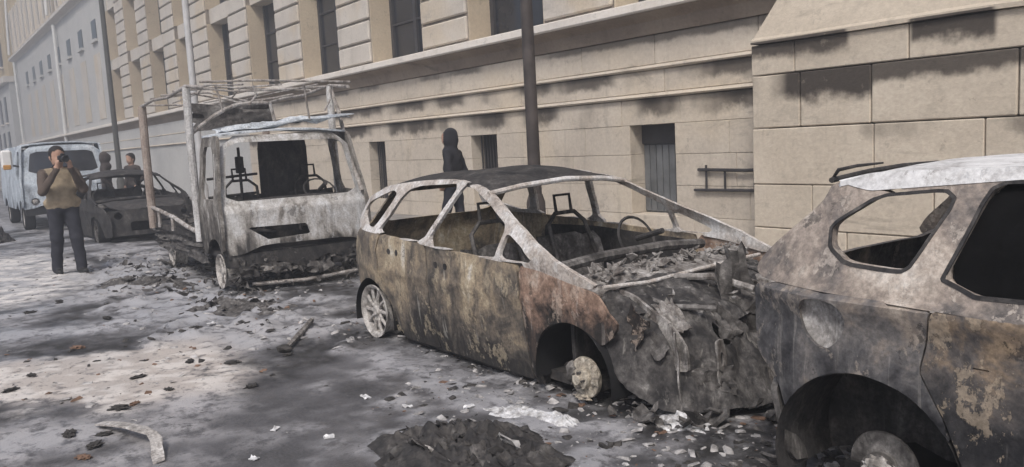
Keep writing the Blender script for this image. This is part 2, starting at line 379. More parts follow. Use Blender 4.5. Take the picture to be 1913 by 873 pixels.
smooth_a = bump2(GX+N1*.3, GY+N2*.1, [(-4.3, .6), (-5.85, 2.2), (-5.0, 2.7), (-3.3, 1.7), (-3.0, .4)], .45)
under = bump2(GX, GY, [(-6.5, 3.0), (-2.4, 3.0), (-2.0, 2.85), (1.0, 2.85), (1.0, 4.8), (-6.5, 4.8)], .3) + bump2(GX, GY, [(-13.2, 2.9), (-8.7, 2.9), (-8.7, 4.8), (-13.2, 4.8)], .4)  # vehicle footprints; their contact shade is painted through this mask
ash = np.clip(.40+1.0*N1+.5*N2+.75*rubble*(.45+N2)+.35*front*(.3+N2)+.75*beige+.9*bright-.38*smooth_a, 0, 1)
warm = np.clip(.85*beige+.18*N3+.1, 0, 1)
soot = np.clip(.8*under+.9*np.clip(-N1-.06, 0, 1)*3*(1-beige)*(1-bright)+.30*front*(N1+.5), 0, 1)  # scorch soot, plus contact shade under the vehicles put into the colour
white = np.clip(bright*.8*(.55+1.2*N2)+.55*beige*(N2 > .12), 0, 1)
GZ = (.010*np.clip(ash-.25, 0, 1)+.075*rubble*np.clip(N2+.05, 0, 1)+.012*front*np.clip(N2, 0, 1)+.004*N2)*((GX > -24) & (GX < 1))*(GY > -.5)
GZ = np.maximum(GZ, -.004)
nxg, nyg = GX.shape
idx = np.arange(nxg*nyg).reshape(nxg, nyg)
quads = np.stack([idx[:-1, :-1], idx[1:, :-1], idx[1:, 1:], idx[:-1, 1:]], -1).reshape(-1, 4)
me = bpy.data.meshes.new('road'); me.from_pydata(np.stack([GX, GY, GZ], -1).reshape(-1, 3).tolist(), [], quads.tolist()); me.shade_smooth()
at = me.color_attributes.new('ground_dirt_shade', 'FLOAT_COLOR', 'POINT')
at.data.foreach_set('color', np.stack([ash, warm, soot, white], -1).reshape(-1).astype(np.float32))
t = NT('ashy_asphalt'); g = t.n('ShaderNodeNewGeometry').outputs['Position']
va = t.n('ShaderNodeVertexColor', layer_name='ground_dirt_shade')
sp = t.n('ShaderNodeSeparateColor'); t.t.links.new(va.outputs[0], sp.inputs[0])
asph = t.mix(t.mr(t.noise(60, 3, .7, vec=g), .3, .7), (.048, .047, .050), (.095, .093, .098))
asph = t.mix(t.mr(t.noise(1.6, 5, .6, vec=g), .4, .65), asph, (.115, .113, .119))
ashc = t.mix(sp.outputs[1], (.33, .332, .35), (.44, .40, .368))
fineash = t.noise(9, 7, .72, vec=g)
fa = t.math('MULTIPLY', t.mr(fineash, .36, .56), 1.0)
am = t.n('ShaderNodeMath', operation='MULTIPLY'); t.set(am.inputs[0], sp.outputs[0]); am.inputs[1].default_value = 1.25
aa = t.n('ShaderNodeMath', operation='ADD', use_clamp=True); t.set(aa.inputs[0], t.math('MULTIPLY', am.outputs[0], fa)); t.set(aa.inputs[1], t.mr(sp.outputs[0], .75, 1.0, 0, .35))
c = t.mix(aa.outputs[0], asph, ashc)
c = t.mix(t.math('MULTIPLY', va.outputs[1], t.mr(fineash, .33, .50)), c, (.70, .67, .635))
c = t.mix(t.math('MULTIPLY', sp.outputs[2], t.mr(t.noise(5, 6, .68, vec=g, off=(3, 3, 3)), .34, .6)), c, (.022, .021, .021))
spk = t.mr(t.noise(34, 5, .75, vec=g, off=(1, 1, 1)), .60, .68)
c = t.mix(t.math('MULTIPLY', spk, .7), c, (.03, .029, .028))
t.bump(t.mix(.5, t.noise(45, 5, .7, vec=g), t.noise(8, 6, .65, vec=g)), .5, .02)
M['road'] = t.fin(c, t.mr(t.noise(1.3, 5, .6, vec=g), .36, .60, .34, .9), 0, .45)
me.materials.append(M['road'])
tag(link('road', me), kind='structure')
tag(box_part('kerb', (-60, 5.30, .07), (250, .28, .14), M['kerb'], ch=.02), kind='structure')
tag(box_part('pavement', (-60, 7.445, .055), (250, 4.0, .13), M['walk']), kind='structure')

# ------------------------------------------------------------------ palace building
D = 8.5
B = empty('palace_building', (-20, D, 0))
tag(B, 'long limestone palace with rusticated piers, tall dark windows and stained base', 'building')
BO = Vector((-20, D, 0))
def bpart(name, x0, x1, y0, y1, z0, z1, mat, ch=0.0, parent=None, rot=(0, 0, 0)):
    return box_part(name, (((x0+x1)/2)-BO.x, ((y0+y1)/2)-BO.y, ((z0+z1)/2)), (x1-x0, y1-y0, z1-z0), mat, parent or B, ch, rot)
_shared = {}
def block(x0, x1, yf, depth, z0, z1, mat, gap=.012, ch=.012, name='stone_block'):
    """one ashlar; alike blocks share a mesh"""
    d = (round(x1-x0-gap, 3), round(depth, 2), round(z1-z0-gap, 3)); key = (d, ch, mat.name)
    if key not in _shared: _shared[key] = MB().box((0, 0, 0), d, ch=ch).mesh(name)
    o = link(name, _shared[key], mat, B, loc=((x0+x1)/2-BO.x, yf+depth/2-BO.y+random.uniform(-.004, .004), (z0+z1)/2))
    return o
def course(x0, x1, yf, depth, z0, z1, mat, lens=(.85, 1.35), holes=(), gap=.004, ch=.005):
    segs = [(x0, x1)]
    for hx0, hx1, hz0, hz1 in holes:
        if hz1 <= z0+.02 or hz0 >= z1-.02: continue
        ns = []
        for a, b in segs:
            if hx1 <= a or hx0 >= b: ns.append((a, b))
            else:
                if hx0-a > .05: ns.append((a, hx0))
                if b-hx1 > .05: ns.append((hx1, b))
        segs = ns
    for a, b in segs:
        x = a
        while x < b-.01:
            L = round(random.uniform(*lens), 1)
            e = b if b-(x+L) < .5 else x+L
            block(x, e, yf, depth, z0, z1, mat, gap, ch); x = e
# base: backing wall, ashlar courses, mouldings
CELLAR = [(-8.25, -7.4), (-12.3, -11.5), (-16.35, -15.6)]
bpart('base_wall', -78, 14, D+.32, D+1.2, 0, 3.0, M['joint'])
BX0 = -24.0
holes = [(a, b, .42, 1.69) for a, b in CELLAR]
for z0, z1 in ((.12, .42), (.42, .84), (.84, 1.27), (1.27, 1.69), (1.69, 2.05)):
    course(BX0, -5.3, D-.06, .36, z0, z1, M['stone'], holes=holes)
course(BX0, -5.3, D-.02, .32, 2.13, 2.44, M['stone'], (1.2, 1.8))
course(BX0, -5.3, D+.02, .28, 2.52, 2.925, M['stone'], (1.4, 2.2), gap=.008)
bpart('far_plinth', -78, BX0, D-.06, D+.31, .12, 2.925, M['stone_far'])
def moulding(name, prof, x0, x1, mat):     # prof: (y offset from D toward the street is negative, z)
    n = len(prof); xs = np.linspace(x0, x1, max(2, int((x1-x0)/1.2))); V = []; F = []
    for i, x in enumerate(xs):
        for k, (y, z) in enumerate(prof):
            j = .008*nz(x*1.7, k*.6, z); V.append((x-BO.x, y+D-BO.y+j, z+j*.6))
    for i in range(len(xs)-1):
        for k in range(n): F.append((i*n+k, (i+1)*n+k, (i+1)*n+(k+1) % n, i*n+(k+1) % n))
    F += [tuple(range(n)), tuple((len(xs)-1)*n+k for k in range(n))]
    return link(name, mk(name, V, F, 30), mat, B)
moulding('lower_moulding', [(.30, 2.055), (-.10, 2.055), (-.13, 2.08), (-.10, 2.115), (-.04, 2.125), (.30, 2.125)], -78, -5.3, M['stone'])
moulding('middle_moulding', [(.30, 2.445), (-.05, 2.445), (-.08, 2.47), (-.06, 2.50), (0, 2.515), (.30, 2.515)], -78, -5.3, M['stone'])
moulding('ledge_cove', [(.3, 2.93), (-.01, 2.93), (-.03, 3.0), (-.06, 3.10), (-.12, 3.15), (-.22, 3.18), (-.24, 3.205), (.3, 3.205)], -78, 14, M['stone_cove'])
moulding('ledge', [(.3, 3.208), (-.27, 3.208), (-.29, 3.23), (-.28, 3.33), (-.20, 3.36), (.6, 3.40)], -78, 14, M['stone_ledge'])
# cellar openings
for i, (a, b) in enumerate(CELLAR):
    w = bpart('cellar_window', a, b, D+.24, D+.30, .42, 1.69, M['shutter'] if i == 0 else M['blackhole'])
    w.location = (0, 0, 0)
    n = 9 if i else 7
    for k in range(n):
        x = a+(b-a)*(k+.5)/n
        if i == 0: bpart('slat', x-(b-a)/n*.42, x+(b-a)/n*.42, D+.215, D+.238, .44, 1.40, M['shutter'], .006, w)
        else: tube_part('bar', [(x-BO.x, D+.15-BO.y, .42), (x-BO.x, D+.15-BO.y, 1.69)], .013, M['frame'], w, 6)
    if i == 0: bpart('top_panel', a, b, D+.19, D+.236, 1.42, 1.688, M['frame'], 0, w)
WB = MB().tube([(-6.98-BO.x, -.10, 1.06), (-6.2-BO.x, -.12, 1.05), (-5.95-BO.x, -.10, 1.06)], .022, 6).build('iron_wall_rail', M['frame'], B)
for x, z0, z1 in ((-6.85, .78, 1.12), (-6.55, .78, 1.05), (-6.1, .78, 1.05)): tube_part('rail_upright', [(x-BO.x, -.10, z0), (x-BO.x, -.10, z1)], .016, M['frame'], WB, 6)
tube_part('rail_lower_bar', [(-7.05-BO.x, -.10, .79), (-5.95-BO.x, -.10, .80)], .02, M['frame'], WB, 6)
# projecting base at the right end with sloping top
PX0, PX1, PY = -5.76, 14.0, 7.9
bpart('projecting_core', PX0+.05, PX1, PY+.25, D+.35, .0, 2.5, M['joint'])
xj = [PX0, -5.02, -4.35, -3.02, -1.9, -.6, .7, 2.0, 3.3]
def prow(cuts, z0, z1, ch=.010, gap=.009):
    for a, b in zip(cuts, cuts[1:]): block(a, b, PY, .26, z0, z1, M['stone_block'], gap, ch)
prow([PX0, -4.6, -3.5, -2.2, -.9, .4, 2.0, 3.4], .12, .42)
prow([PX0, -5.0, -3.7, -2.6, -1.3, 0, 1.4, 3.4], .42, .92)
prow([PX0, -4.3, -3.25, -2.0, -.7, .8, 2.1, 3.4], .92, 1.555)
prow([PX0, -5.14, -4.33, -2.98, -1.9, -.6, .7, 2.0, 3.4], 1.555, 2.155, .012, .014)
prow([PX0, -5.2, -3.95, -2.8, -1.5, -.1, 1.3, 3.4], 2.155, 2.50)
# return face toward the far end of the street
for z0, z1 in ((.12, .42), (.42, .92), (.92, 1.555), (1.555, 2.155), (2.155, 2.5)):
    block(PX0, PX0+.25, PY+.262, .40, z0, z1, M['stone_block'])
def slope():
    V = []; F = []; xs = np.linspace(PX0+.02, PX1, 60); prof = [(-.64, 2.503), (-.64, 2.545), (-.60, 2.575), (-.33, 3.38), (.3, 3.42), (.3, 2.503)]; n = len(prof)
    for x in xs:
        for y, z in prof:
            j = .014*nz(x*1.3, y*3, z*2); V.append((x-BO.x + (.55*(z-2.545) if x == xs[0] and z > 2.55 else 0), y+j, z+j))
    for i in range(len(xs)-1):
        for k in range(n): F.append((i*n+k, (i+1)*n+k, (i+1)*n+(k+1) % n, i*n+(k+1) % n))
    F += [tuple(range(n)), tuple((len(xs)-1)*n+k for k in range(n))]
    return link('sloping_top', mk('sloping_top', V, F, 25), M['stone_block'], B)
slope()
# rusticated piers and tall windows
WC = [-11.25-3.75*k for k in range(-3, 9)]; HW = 1.08; RD = .55
ZT = 9.9
for k, wc in enumerate(WC):
    near = wc > -46
    a, b = wc-HW, wc+HW; pl, pr = b, b+3.75-2*HW      # pier to the right of this opening
    bpart('pier', pl, pr, D+.05, D+1.2, 3.36, ZT, M['joint'] if near and wc < -9 else M['stone_far'])
    if near and wc < -9:
        z = 3.42; q = 0
        top = min(9.6, 4.6+.16*(-wc-9))
        while z < top:
            zz = z+.47; block(pl-.004, pr+.004, D, .12, z, zz, M['stone_upper'], gap=.05, ch=.025); z = zz
        bpart('pier_top', pl-.002, pr+.002, D+.01, D+.08, z+.02, ZT, M['stone_upper'])
    bpart('spandrel', a, b, D+.16, D+1.2, 5.85, 6.32, M['stone_upper'])
    bpart('spandrel', a, b, D+.16, D+1.2, 8.6, ZT, M['stone_upper'])
    for s, xx in ((1, a), (-1, b)):
        x0, x1 = (xx, xx+.03) if s > 0 else (xx-.03, xx)
        bpart('window_reveal', x0, x1, D+.055, D+RD, 3.40, 5.85, M['stone_reveal']); bpart('window_reveal', x0, x1, D+.055, D+RD, 6.32, 8.6, M['stone_reveal'])
    for z0, z1 in ((3.42, 5.85), (6.32, 8.6)):
        if z0 > 6 and wc > -16: continue
        w = bpart('window', a+.03, b-.03, D+RD+.04, D+RD+.07, z0, z1, M['glass'])
        if near:
            bpart('mullion', wc-.05, wc+.05, D+RD-.02, D+RD+.038, z0+.06, z1-.06, M['frame'], 0, w)
            for xx in (a+.08, b-.08): bpart('frame_side', xx-.05, xx+.05, D+RD-.02, D+RD+.038, z0, z1, M['frame'], 0, w)
            for q in (.33, .66):
                for x0, x1 in ((a+.132, wc-.052), (wc+.052, b-.132)): bpart('glazing_bar', x0, x1, D+RD-.01, D+RD+.036, z0+(z1-z0)*q-.02, z0+(z1-z0)*q+.02, M['frame'], 0, w)
bpart('far_wall', -78, WC[-1]-HW, D+.02, D+1.2, 3.36, ZT, M['stone_far'])
moulding('upper_cornice', [(.6, ZT), (.0, ZT), (-.05, ZT+.08), (-.25, ZT+.16), (-.34, ZT+.2), (-.36, ZT+.36), (-.2, ZT+.42), (.6, ZT+.45)], -78, 14, M['stone_ledge'])
bpart('upper_wall', -78, 14, D+.05, D+1.2, ZT+.45, 16.5, M['plaster'])
for k in range(14):
    x = -76.2+2.45*k
    w = bpart('window', x-.45, x+.45, D-.02, D+.048, ZT+.9, 13.6, M['glass'])
    bpart('window_surround', x-.66, x-.46, D-.10, D+.047, ZT+.7, 13.8, M['stone_ledge'])
    bpart('window_surround', x+.46, x+.66, D-.10, D+.047, ZT+.7, 13.8, M['stone_ledge'])
for x in (-55.6, -76.2):
    tube_part('downpipe', [(x-BO.x, -.16, .12), (x-BO.x, -.16, ZT-.05)], .10, M['pipe'], B, 10)
    tube_part('downpipe', [(x-BO.x, -.42, ZT+.5), (x-BO.x, -.16, 16)], .10, M['pipe'], B, 10)
for k in range(8):
    x = -44.9-3.72*k; w = bpart('attic_window', x-.55, x+.55, D-.01, D+.018, 7.6, 8.55, M['glass']); bpart('blind_recess', x-.75, x+.75, D-.01, D+.017, 3.7, 6.9, M['stone_upper']); bpart('attic_sill', x-.62, x+.62, D-.12, D+.017, 7.46, 7.595, M['stone_far'], 0, w)
F2 = empty('corner_building', (-110, 9, 0)); tag(F2, 'ochre and grey building beyond the long palace at the far street end', 'building')
def fpart(name, x0, x1, y0, y1, z0, z1, mat, parent=None): return box_part(name, ((x0+x1)/2+110, (y0+y1)/2-9, (z0+z1)/2), (x1-x0, y1-y0, z1-z0), mat, parent or F2)
fpart('wall', -160, -80, 8.2, 14, 0, 8.6, M['stone_far']); fpart('upper_storey', -160, -80, 8.3, 14, 9.1, 17, M['plaster']); fpart('cornice', -160.1, -79.9, 7.8, 14, 8.6, 9.1, M['stone_ledge'])
for k in range(8):
    for z0, z1 in ((2.2, 4.6), (5.4, 7.6), (10.2, 12.8)):
        w = fpart('window', -84-4*k-.6, -84-4*k+.6, 8.12, 8.19 if z0 < 9 else 8.29, z0, z1, M['glass']); fpart('sill', -84-4*k-.75, -84-4*k+.75, 8.0, 8.185 if z0 < 9 else 8.285, z0-.15, z0-.003, M['stone_ledge'], w)

# ------------------------------------------------------------------ poles
def pole(name, x, y, h, r0, r1, mat, label, base=.12):
    p = empty(name, (x, y, base)); tag(p, label, 'street lamp')
    MB().lathe([(r0*1.75, 0), (r0*1.75, .18), (r0*1.5, .24), (r0*1.45, .7), (r0*1.05, .8)], 20, 'z').build('base', mat, p)
    MB().tube([(0, 0, .75), (0, 0, h*.5), (0, 0, h)], [r0, (r0+r1)/2, r1], 16).build('shaft', mat, p)
    MB().tube([(0, 0, h-.02), (0, -.3, h+.45), (0, -1.1, h+.6), (0, -1.7, h+.6)], [r1*.9, r1*.8, r1*.7, r1*.7], 10).build('arm', mat, p)
    MB().lathe([(.05, .12), (.16, .06), (.24, -.05), (.20, -.08), (0, -.09)], 16, 'z', (0, -1.75, h+.58)).build('lamp_head', mat, p)
pole('street_lamp', -7.5, 6.04, 7.5, .078, .06, M['lamp'], 'dark brown lamp post rising behind the roof of the burnt hatchback')
pole('street_lamp', -20.95, 6.08, 9.0, .085, .07, M['pole_white'], 'pale grey lamp post rising behind the burnt truck')
pole('street_lamp', -33.3, 6.66, 10.5, .10, .08, M['pole_dark'], 'thin dark lamp post in front of the far grey wall')

# ------------------------------------------------------------------ wheels and car pieces
def wheel(parent, c, r, s, mats, tyre=True, spokes=10, name='wheel'):
    """s: +1 outer face toward +y, -1 toward -y; a burnt rim with its spokes as sub-parts"""
    w = MB().lathe([(r, -.09), (r, -.075), (r*.9, -.06), (r*.86, 0), (r*.88, .06), (r, .075), (r, .09), (r*.93, .085), (r*.83, .05), (r*.80, 0), (r*.83, -.06), (r*.93, -.085)], 36, 'y', close=True).build(name, mats[0], parent, loc=c)
    MB().lathe([(0, .075), (.03, .078), (.05, .06), (.065, .03), (.065, -.03), (0, -.03)], 20, 'y', (0, 0, 0)).build('hub', mats[0], w, rot=(0, 0, 0 if s > 0 else math.pi))
    for k in range(spokes):
        a = 2*math.pi*k/spokes
        sp = MB().tube([(.05, .045*s, 0), (r*.5, .06*s, 0), (r*.87, .05*s, 0)], [.018, .014, .017], 6).build('spoke', mats[0], w)
        sp.rotation_euler = (0, a, 0)
    MB().lathe([(.04, -.02*s), (r*.62, -.02*s), (r*.62, -.045*s), (.04, -.045*s)], 28, 'y', close=True).build('brake_disc', mats[1], w)
    if tyre:
        MB().lathe([(r*1.0, -.10), (r*1.10, -.11), (r*1.24, -.08), (r*1.27, 0), (r*1.24, .08), (r*1.10, .11), (r*1.0, .10)], 36, 'y', close=True).build('tyre', M['blackhole'], w)
    return w
def crumple(name, w, h, mat, parent, loc, rot, amp=.04, n=7, seed=0, th=.006):
    """a torn, bent piece of sheet"""
    V = []; F = []
    for i in range(n):
        for j in range(n):
            x, y = (i/(n-1)-.5)*w, (j/(n-1)-.5)*h
            e = 1+.22*nz(i*.9+seed, j*.9, 3.3)
            V.append((x*e, y*e, amp*(nz(x*6/w+seed, y*6/h, seed)+.6*nz(x*14/w, y*14/h, seed+4))))
    m = n*n; V += [(a, b, c-th) for a, b, c in V]
    for i in range(n-1):
        for j in range(n-1):
            q = (i*n+j, (i+1)*n+j, (i+1)*n+j+1, i*n+j+1); F += [q, tuple(k+m for k in q[::-1])]
    rim = [i*n for i in range(n)]+[(n-1)*n+j for j in range(1, n)]+[i*n+n-1 for i in range(n-2, -1, -1)]+[j for j in range(n-2, 0, -1)]
    for a, b in zip(rim, rim[1:]+rim[:1]): F.append((b, a, a+m, b+m))
    return link(name, mk(name, V, F, 50), mat, parent, loc, rot)
def lump(name, sx, sy, sz, seed, mat, parent, loc, rz=0, sub=3, rough=.35, freq=2.2):
    bm = bmesh.new(); bmesh.ops.create_icosphere(bm, subdivisions=sub, radius=1)
    for v in bm.verts:
        p = v.co*freq; d = 1+rough*(noise.noise(p+Vector((seed, 0, 0)))+.5*noise.noise(p*2.3+Vector((seed, 3, 0))))
        v.co = Vector((v.co.x*sx*d, v.co.y*sy*d, v.co.z*sz*d))
    me = bpy.data.meshes.new(name); bm.to_mesh(me); bm.free(); me.shade_smooth(); me.set_sharp_from_angle(angle=R(38))
    return link(name, me, mat, parent, loc, (0, 0, rz))
def scraps(name, parent, n, region, mat, seed, smin=.03, smax=.14):
    """many small unpickable bits of wreckage, one part of kind stuff"""
    rnd = random.Random(seed); mb = MB()
    for _ in range(n):
        p = Vector(region(rnd)); a = smin+(smax-smin)*rnd.random()**2; k = rnd.randint(5, 7); asp = rnd.uniform(.25, .8)
        Mx = Euler((rnd.uniform(-.8, .8), rnd.uniform(-.8, .8), rnd.uniform(0, 6.3))).to_matrix(); fold = rnd.uniform(-.9, .9)
        P = [Vector((0, 0, 0))]
        for i in range(k):
            t_ = 6.283*i/k; r_ = a*.5*rnd.uniform(.55, 1.25); x, y = r_*math.cos(t_), r_*math.sin(t_)*asp
            P.append(Vector((x, y, abs(x)*fold+rnd.uniform(-.12, .12)*a)))
        th = max(.002, a*rnd.uniform(.03, .16))
        V = [Mx @ q+p for q in P]+[Mx @ (q-Vector((0, 0, th)))+p for q in P]
        F = [(0, 1+i, 1+(i+1) % k) for i in range(k)]+[(k+1, k+2+(i+1) % k, k+2+i) for i in range(k)]+[(1+(i+1) % k, 1+i, k+2+i, k+2+(i+1) % k) for i in range(k)]
        mb.add(V, F)
    return tag(mb.build(name, mat, parent, 0), kind='stuff')

def seat_frame(parent, x, y, mat, z0=.22, lean=.22):
    s = MB().tube([(x-.02, y-.21, z0+.1), (x-.12, y-.21, z0+.4), (x-.02-lean, y-.19, z0+.68), (x-lean-.04, y-.10, z0+.76), (x-lean-.04, y+.10, z0+.76), (x-.02-lean, y+.19, z0+.68), (x-.12, y+.21, z0+.4), (x-.02, y+.21, z0+.1)], .018, 6).build('seat', mat, parent)
    crumple('backrest', .40, .62, mat, s, (x-lean*.55-.05, y, z0+.40), (0, R(72), 0), .05, 6, x+y)
    crumple('cushion', .46, .44, mat, s, (x+.22, y, z0+.16), (0, 0, 0), .05, 6, x-y)
    tube_part('headrest', [(x-lean-.05, y-.08, z0+.77), (x-lean-.07, y-.08, z0+.9), (x-lean-.07, y+.08, z0+.9), (x-lean-.05, y+.08, z0+.77)], .014, mat, s, 6)

# ------------------------------------------------------------------ burnt hatchback (centre)
def roofz(x): return float(np.interp(x, [-1.80, -1.75, -1.35, -.85, -.37, -.01, .2, .4, .73, .98, 1.25, 1.38], [1.05, 1.14, 1.255, 1.30, 1.315, 1.265, 1.2, 1.115, .98, .885, .785, .74]))
def hatchback(root, mats, gutted=True):
    side, frame, fend, soot, char, wreck = mats
    def hw(x, z):
        y = .775+.095*math.sin(min(1, max(0, (z-.02)/.84))**.8*math.pi*.60) if z < .86 else .866-.267*((z-.86)/.45)**1.08
        if x < -1.1: y -= .13*((-x-1.1)/.7)**2
        if x > .95: y -= .12*((x-.95)/.9)**2
        return y
    def mp(s, amp=.010, inset=0.0):
        def f(x, z, w):
            d = amp*1.5*nz(x*2.3+s, z*2.3, 1.7)+amp*.7*nz(x*6, z*6, 4.2+s)+.003*nz(x*19, z*19, 3)
            if z < .84: d -= .010*math.exp(-(min(abs(x+.42), abs(x-.68), abs(x+1.10))/.022)**2)
            if z < .80: d += .012*math.exp(-((z-.60)/.03)**2)
            return (x, s*(hw(x, z)-w-inset+d), z)
        return f
    arch_r = sdcirc(-1.37, .17, .335); arch_f = sdcirc(1.12, .17, .335)
    green = chaikin([(-1.66, .90), (-1.80, .98), (-1.79, 1.08), (-1.70, 1.16), (-1.35, 1.255), (-.85, 1.30), (-.37, 1.315), (-.01, 1.265), (.2, 1.2), (.4, 1.115), (.73, .98), (.98, .885), (1.25, .785), (1.40, .73), (1.25, .722), (.92, .785), (.66, .805), (-.42, .852), (-1.06, .885)], 1)
    w_r = sdpoly(chaikin([(-1.20, .898), (-1.03, 1.16), (-.94, 1.235), (-.80, 1.262), (-.285, 1.284), (-.445, .868)], 1, .1))
    w_f = sdpoly(chaikin([(-.385, .862), (-.225, 1.284), (-.04, 1.236), (.16, 1.162), (.465, 1.03), (.45, .825)], 1, .1))
    w_t = sdpoly(chaikin([(.50, 1.0), (.485, .828), (.78, .822), (.83, .848)], 1))
    w_q = sdpoly(chaikin([(-1.70, 1.02), (-1.64, 1.12), (-1.20, 1.225), (-1.10, 1.20), (-1.27, .93), (-1.42, .925)], 1))
    d_r = sdpoly([(-1.12, .889), (-.42, .856), (-.42, .06), (-.94, .06), (-1.00, .16), (-1.03, .30), (-1.09, .45), (-1.16, .56), (-1.18, .75)])
    d_f = sdpoly([(-.42, .856), (.66, .809), (.72, .06), (-.42, .06)])
    quarter = sdpoly(chaikin([(-1.08, .888), (-1.40, .905), (-1.64, .905), (-1.74, .78), (-1.82, .62), (-1.83, .40), (-1.80, .2), (-1.66, .14), (-1.0, .10), (-.8, .10), (-.8, .6)], 1))
    fx1 = 1.50 if gutted else 1.86
    fender = sdpoly(chaikin([(.66, .806), (.92, .787), (1.2, .735), (1.36, .70), (fx1-.08, .63), (fx1, .54), (fx1-.05, .46), (1.3, .35), (.8, .05), (.72, .05)], 1)) if gutted else sdpoly(chaikin([(.66, .806), (.92, .787), (1.3, .73), (1.7, .66), (1.86, .55), (1.88, .3), (1.8, .12), (.8, .05), (.72, .05)], 1))
    for s in (-1, 1):
        m = mp(s)
        panel('pillar_frame', cut(sdpoly(green), w_r, w_f, w_t, w_q), (-1.86, 1.45, .70, 1.34), .024, mp(s, .016), .030, frame, root)
        panel('quarter_panel', cut(quarter, grow(d_r, .012), grow(d_f, .012), arch_r), (-1.86, -.7, .08, .92), .03, m, .02, side, root)
        dr = panel('rear_door', cut(grow(d_r, -.004), arch_r), (-1.2, -.40, .05, .91), .03, m, .03, side, root)
        df = panel('front_door', grow(d_f, -.004), (-.44, .74, .05, .87), .03, m, .03, side, root)
        for dd, hx, hz in ((dr, -.98, .76), (df, -.27, .72)):
            for q in (0, .13): panel('handle_hole', sdcirc(hx+q, hz, .024), (hx+q-.03, hx+q+.03, hz-.03, hz+.03), .012, mp(s, .01, -.003), .006, soot, dd)
        panel('front_fender', cut(fender, grow(d_f, .012), arch_f), (.60, 1.92, .03, .83), .028, m, .016, fend, root)
        MB().box((-.15, s*.70, .05), (1.75, .08, .08), ch=.02).build('sill', soot, root)
        panel('inner_lining', sdpoly([(-1.05, .12), (-1.08, .80), (-.42, .82), (.64, .77), (.68, .12)]), (-1.1, .72, .1, .84), .05, mp(s, .012, .06), .008, soot, root)
        # wheel-arch lips and liners
        for cx, r in ((-1.37, .335), (1.12, .335)):
            V = []; F = []
            for k in range(25):
                a = math.pi*k/24*1.12-.19
                for yy, rr in ((hw(cx, .4)-.005, r-.002), (hw(cx, .4)-.40, r+.01)): V.append((cx+rr*math.cos(a), s*yy, .17+rr*math.sin(a)))
            for k in range(24): F.append((2*k, 2*k+1, 2*k+3, 2*k+2))
            o = len(V); V.append((cx, s*(hw(cx, .4)-.40), .17)); F += [(2*k+1, 2*k+3, o) for k in range(24)]
            link('wheel_arch_liner', mk('wheel_arch_liner', V, F, 40), M['blackhole'], root)
    # roof skin sagging between the rails
    def rf(x, y, w):
        e = abs(y)/max(.05, hw(x, roofz(x))-.03)
        return (x, y, roofz(x)-.008+.085*(1-e*e)-.04*math.exp(-((x+.75)**2+(y-.1)**2)/.12)*(1 if gutted else 0)+.008*nz(x*5, y*5, 2)-w)
    panel('roof', sdpoly([(-1.36, -.63), (-.85, -.60), (-.37, -.592), (-.10, -.605), (.11, -.64), (.15, -.4), (.165, 0), (.15, .4), (.11, .64), (-.10, .605), (-.37, .592), (-.85, .60), (-1.36, .63)]), (-1.4, .2, -.68, .68), .045, rf, .02, soot if gutted else frame, root)
    MB().tube([(.12, -.655, 1.218), (.155, -.4, 1.255), (.175, 0, 1.278), (.155, .4, 1.255), (.12, .655, 1.218)], .020, 8).build('windscreen_header', frame, root)
    # tail: hatch with an empty window, rear panel
    def tl(y, v, w):
        x = np.interp(v, [.15, .62, .80, .92, 1.24], [-1.80, -1.84, -1.80, -1.74, -1.36]); z = v
        return (float(x)+.10*(y/.7)**2+w+.012*nz(y*4, v*4, 6), y, z)
    panel('tailgate', cut(sdpoly(chaikin([(-.70, .45), (-.73, .8), (-.66, 1.0), (-.60, 1.245), (.60, 1.245), (.66, 1.0), (.73, .8), (.70, .45)], 1)), sdpoly(chaikin([(-.60, .93), (-.53, 1.19), (.53, 1.19), (.60, .93)], 1))), (-.8, .8, .4, 1.3), .04, tl, .03, side, root)
    panel('rear_bumper_beam', sdpoly([(-.70, .18), (-.70, .42), (.70, .42), (.70, .18)]), (-.75, .75, .15, .45), .06, tl, .06, char, root)
    # floor, firewall, cabin remains
    box_part('floor_pan', (-.25, 0, .10), (2.9, 1.44, .06), soot, root)
    box_part('rear_bench', (-.95, 0, .36), (.5, 1.15, .34), soot, root, .05)
    panel('firewall', sdpoly([(-.74, .14), (-.74, .74), (.74, .74), (.74, .14)]), (-.78, .78, .1, .78), .08, lambda y, z, w: (1.02+w+.02*nz(y*4, z*4), y, z), .03, soot, root)
    MB().tube([(.80, -.74, .76), (.84, -.3, .80), (.84, .3, .80), (.80, .74, .76)], .035, 8).build('dashboard_beam', char, root)
    for y in (-.37, .37): seat_frame(root, -.02, y, char)
    st = MB().lathe([(.17, -.012), (.182, 0), (.17, .012), (.158, 0)], 24, 'x', close=True).build('steering_wheel', soot, root, loc=(.52, .36, .82), rot=(0, R(-25), 0))
    tube_part('column', [(0, 0, 0), (.26, 0, -.04)], .02, soot, st)
    # cowl below the windscreen
    def cw(y, u, w):
        return (1.02+u+.06*(1-(y/.75)**2), y, .775-.28*u-.035*(y/.75)**2+.018*nz(y*5, u*9, 1)-w)
    panel('cowl', sdpoly([(-.76, 0), (-.76, .24), (.76, .24), (.76, 0)]), (-.8, .8, -.02, .28), .035, cw, .012, wreck, root)
    return hw

H1 = empty('burnt_hatchback', (-4.6, 3.85, 0)); tag(H1, 'burnt-out rusty beige hatchback without bonnet or tyres, stripped to its shell', 'car')
hwH = hatchback(H1, (M['sedan'], M['sedan_frame'], M['sedan_fender'], M['soot'], M['char'], M['wreck']))
for cx in (-1.37,):
    for s in (-1, 1): wheel(H1, (cx, s*.745, .222), .222, s, (M['alloy'], M['char']), False)
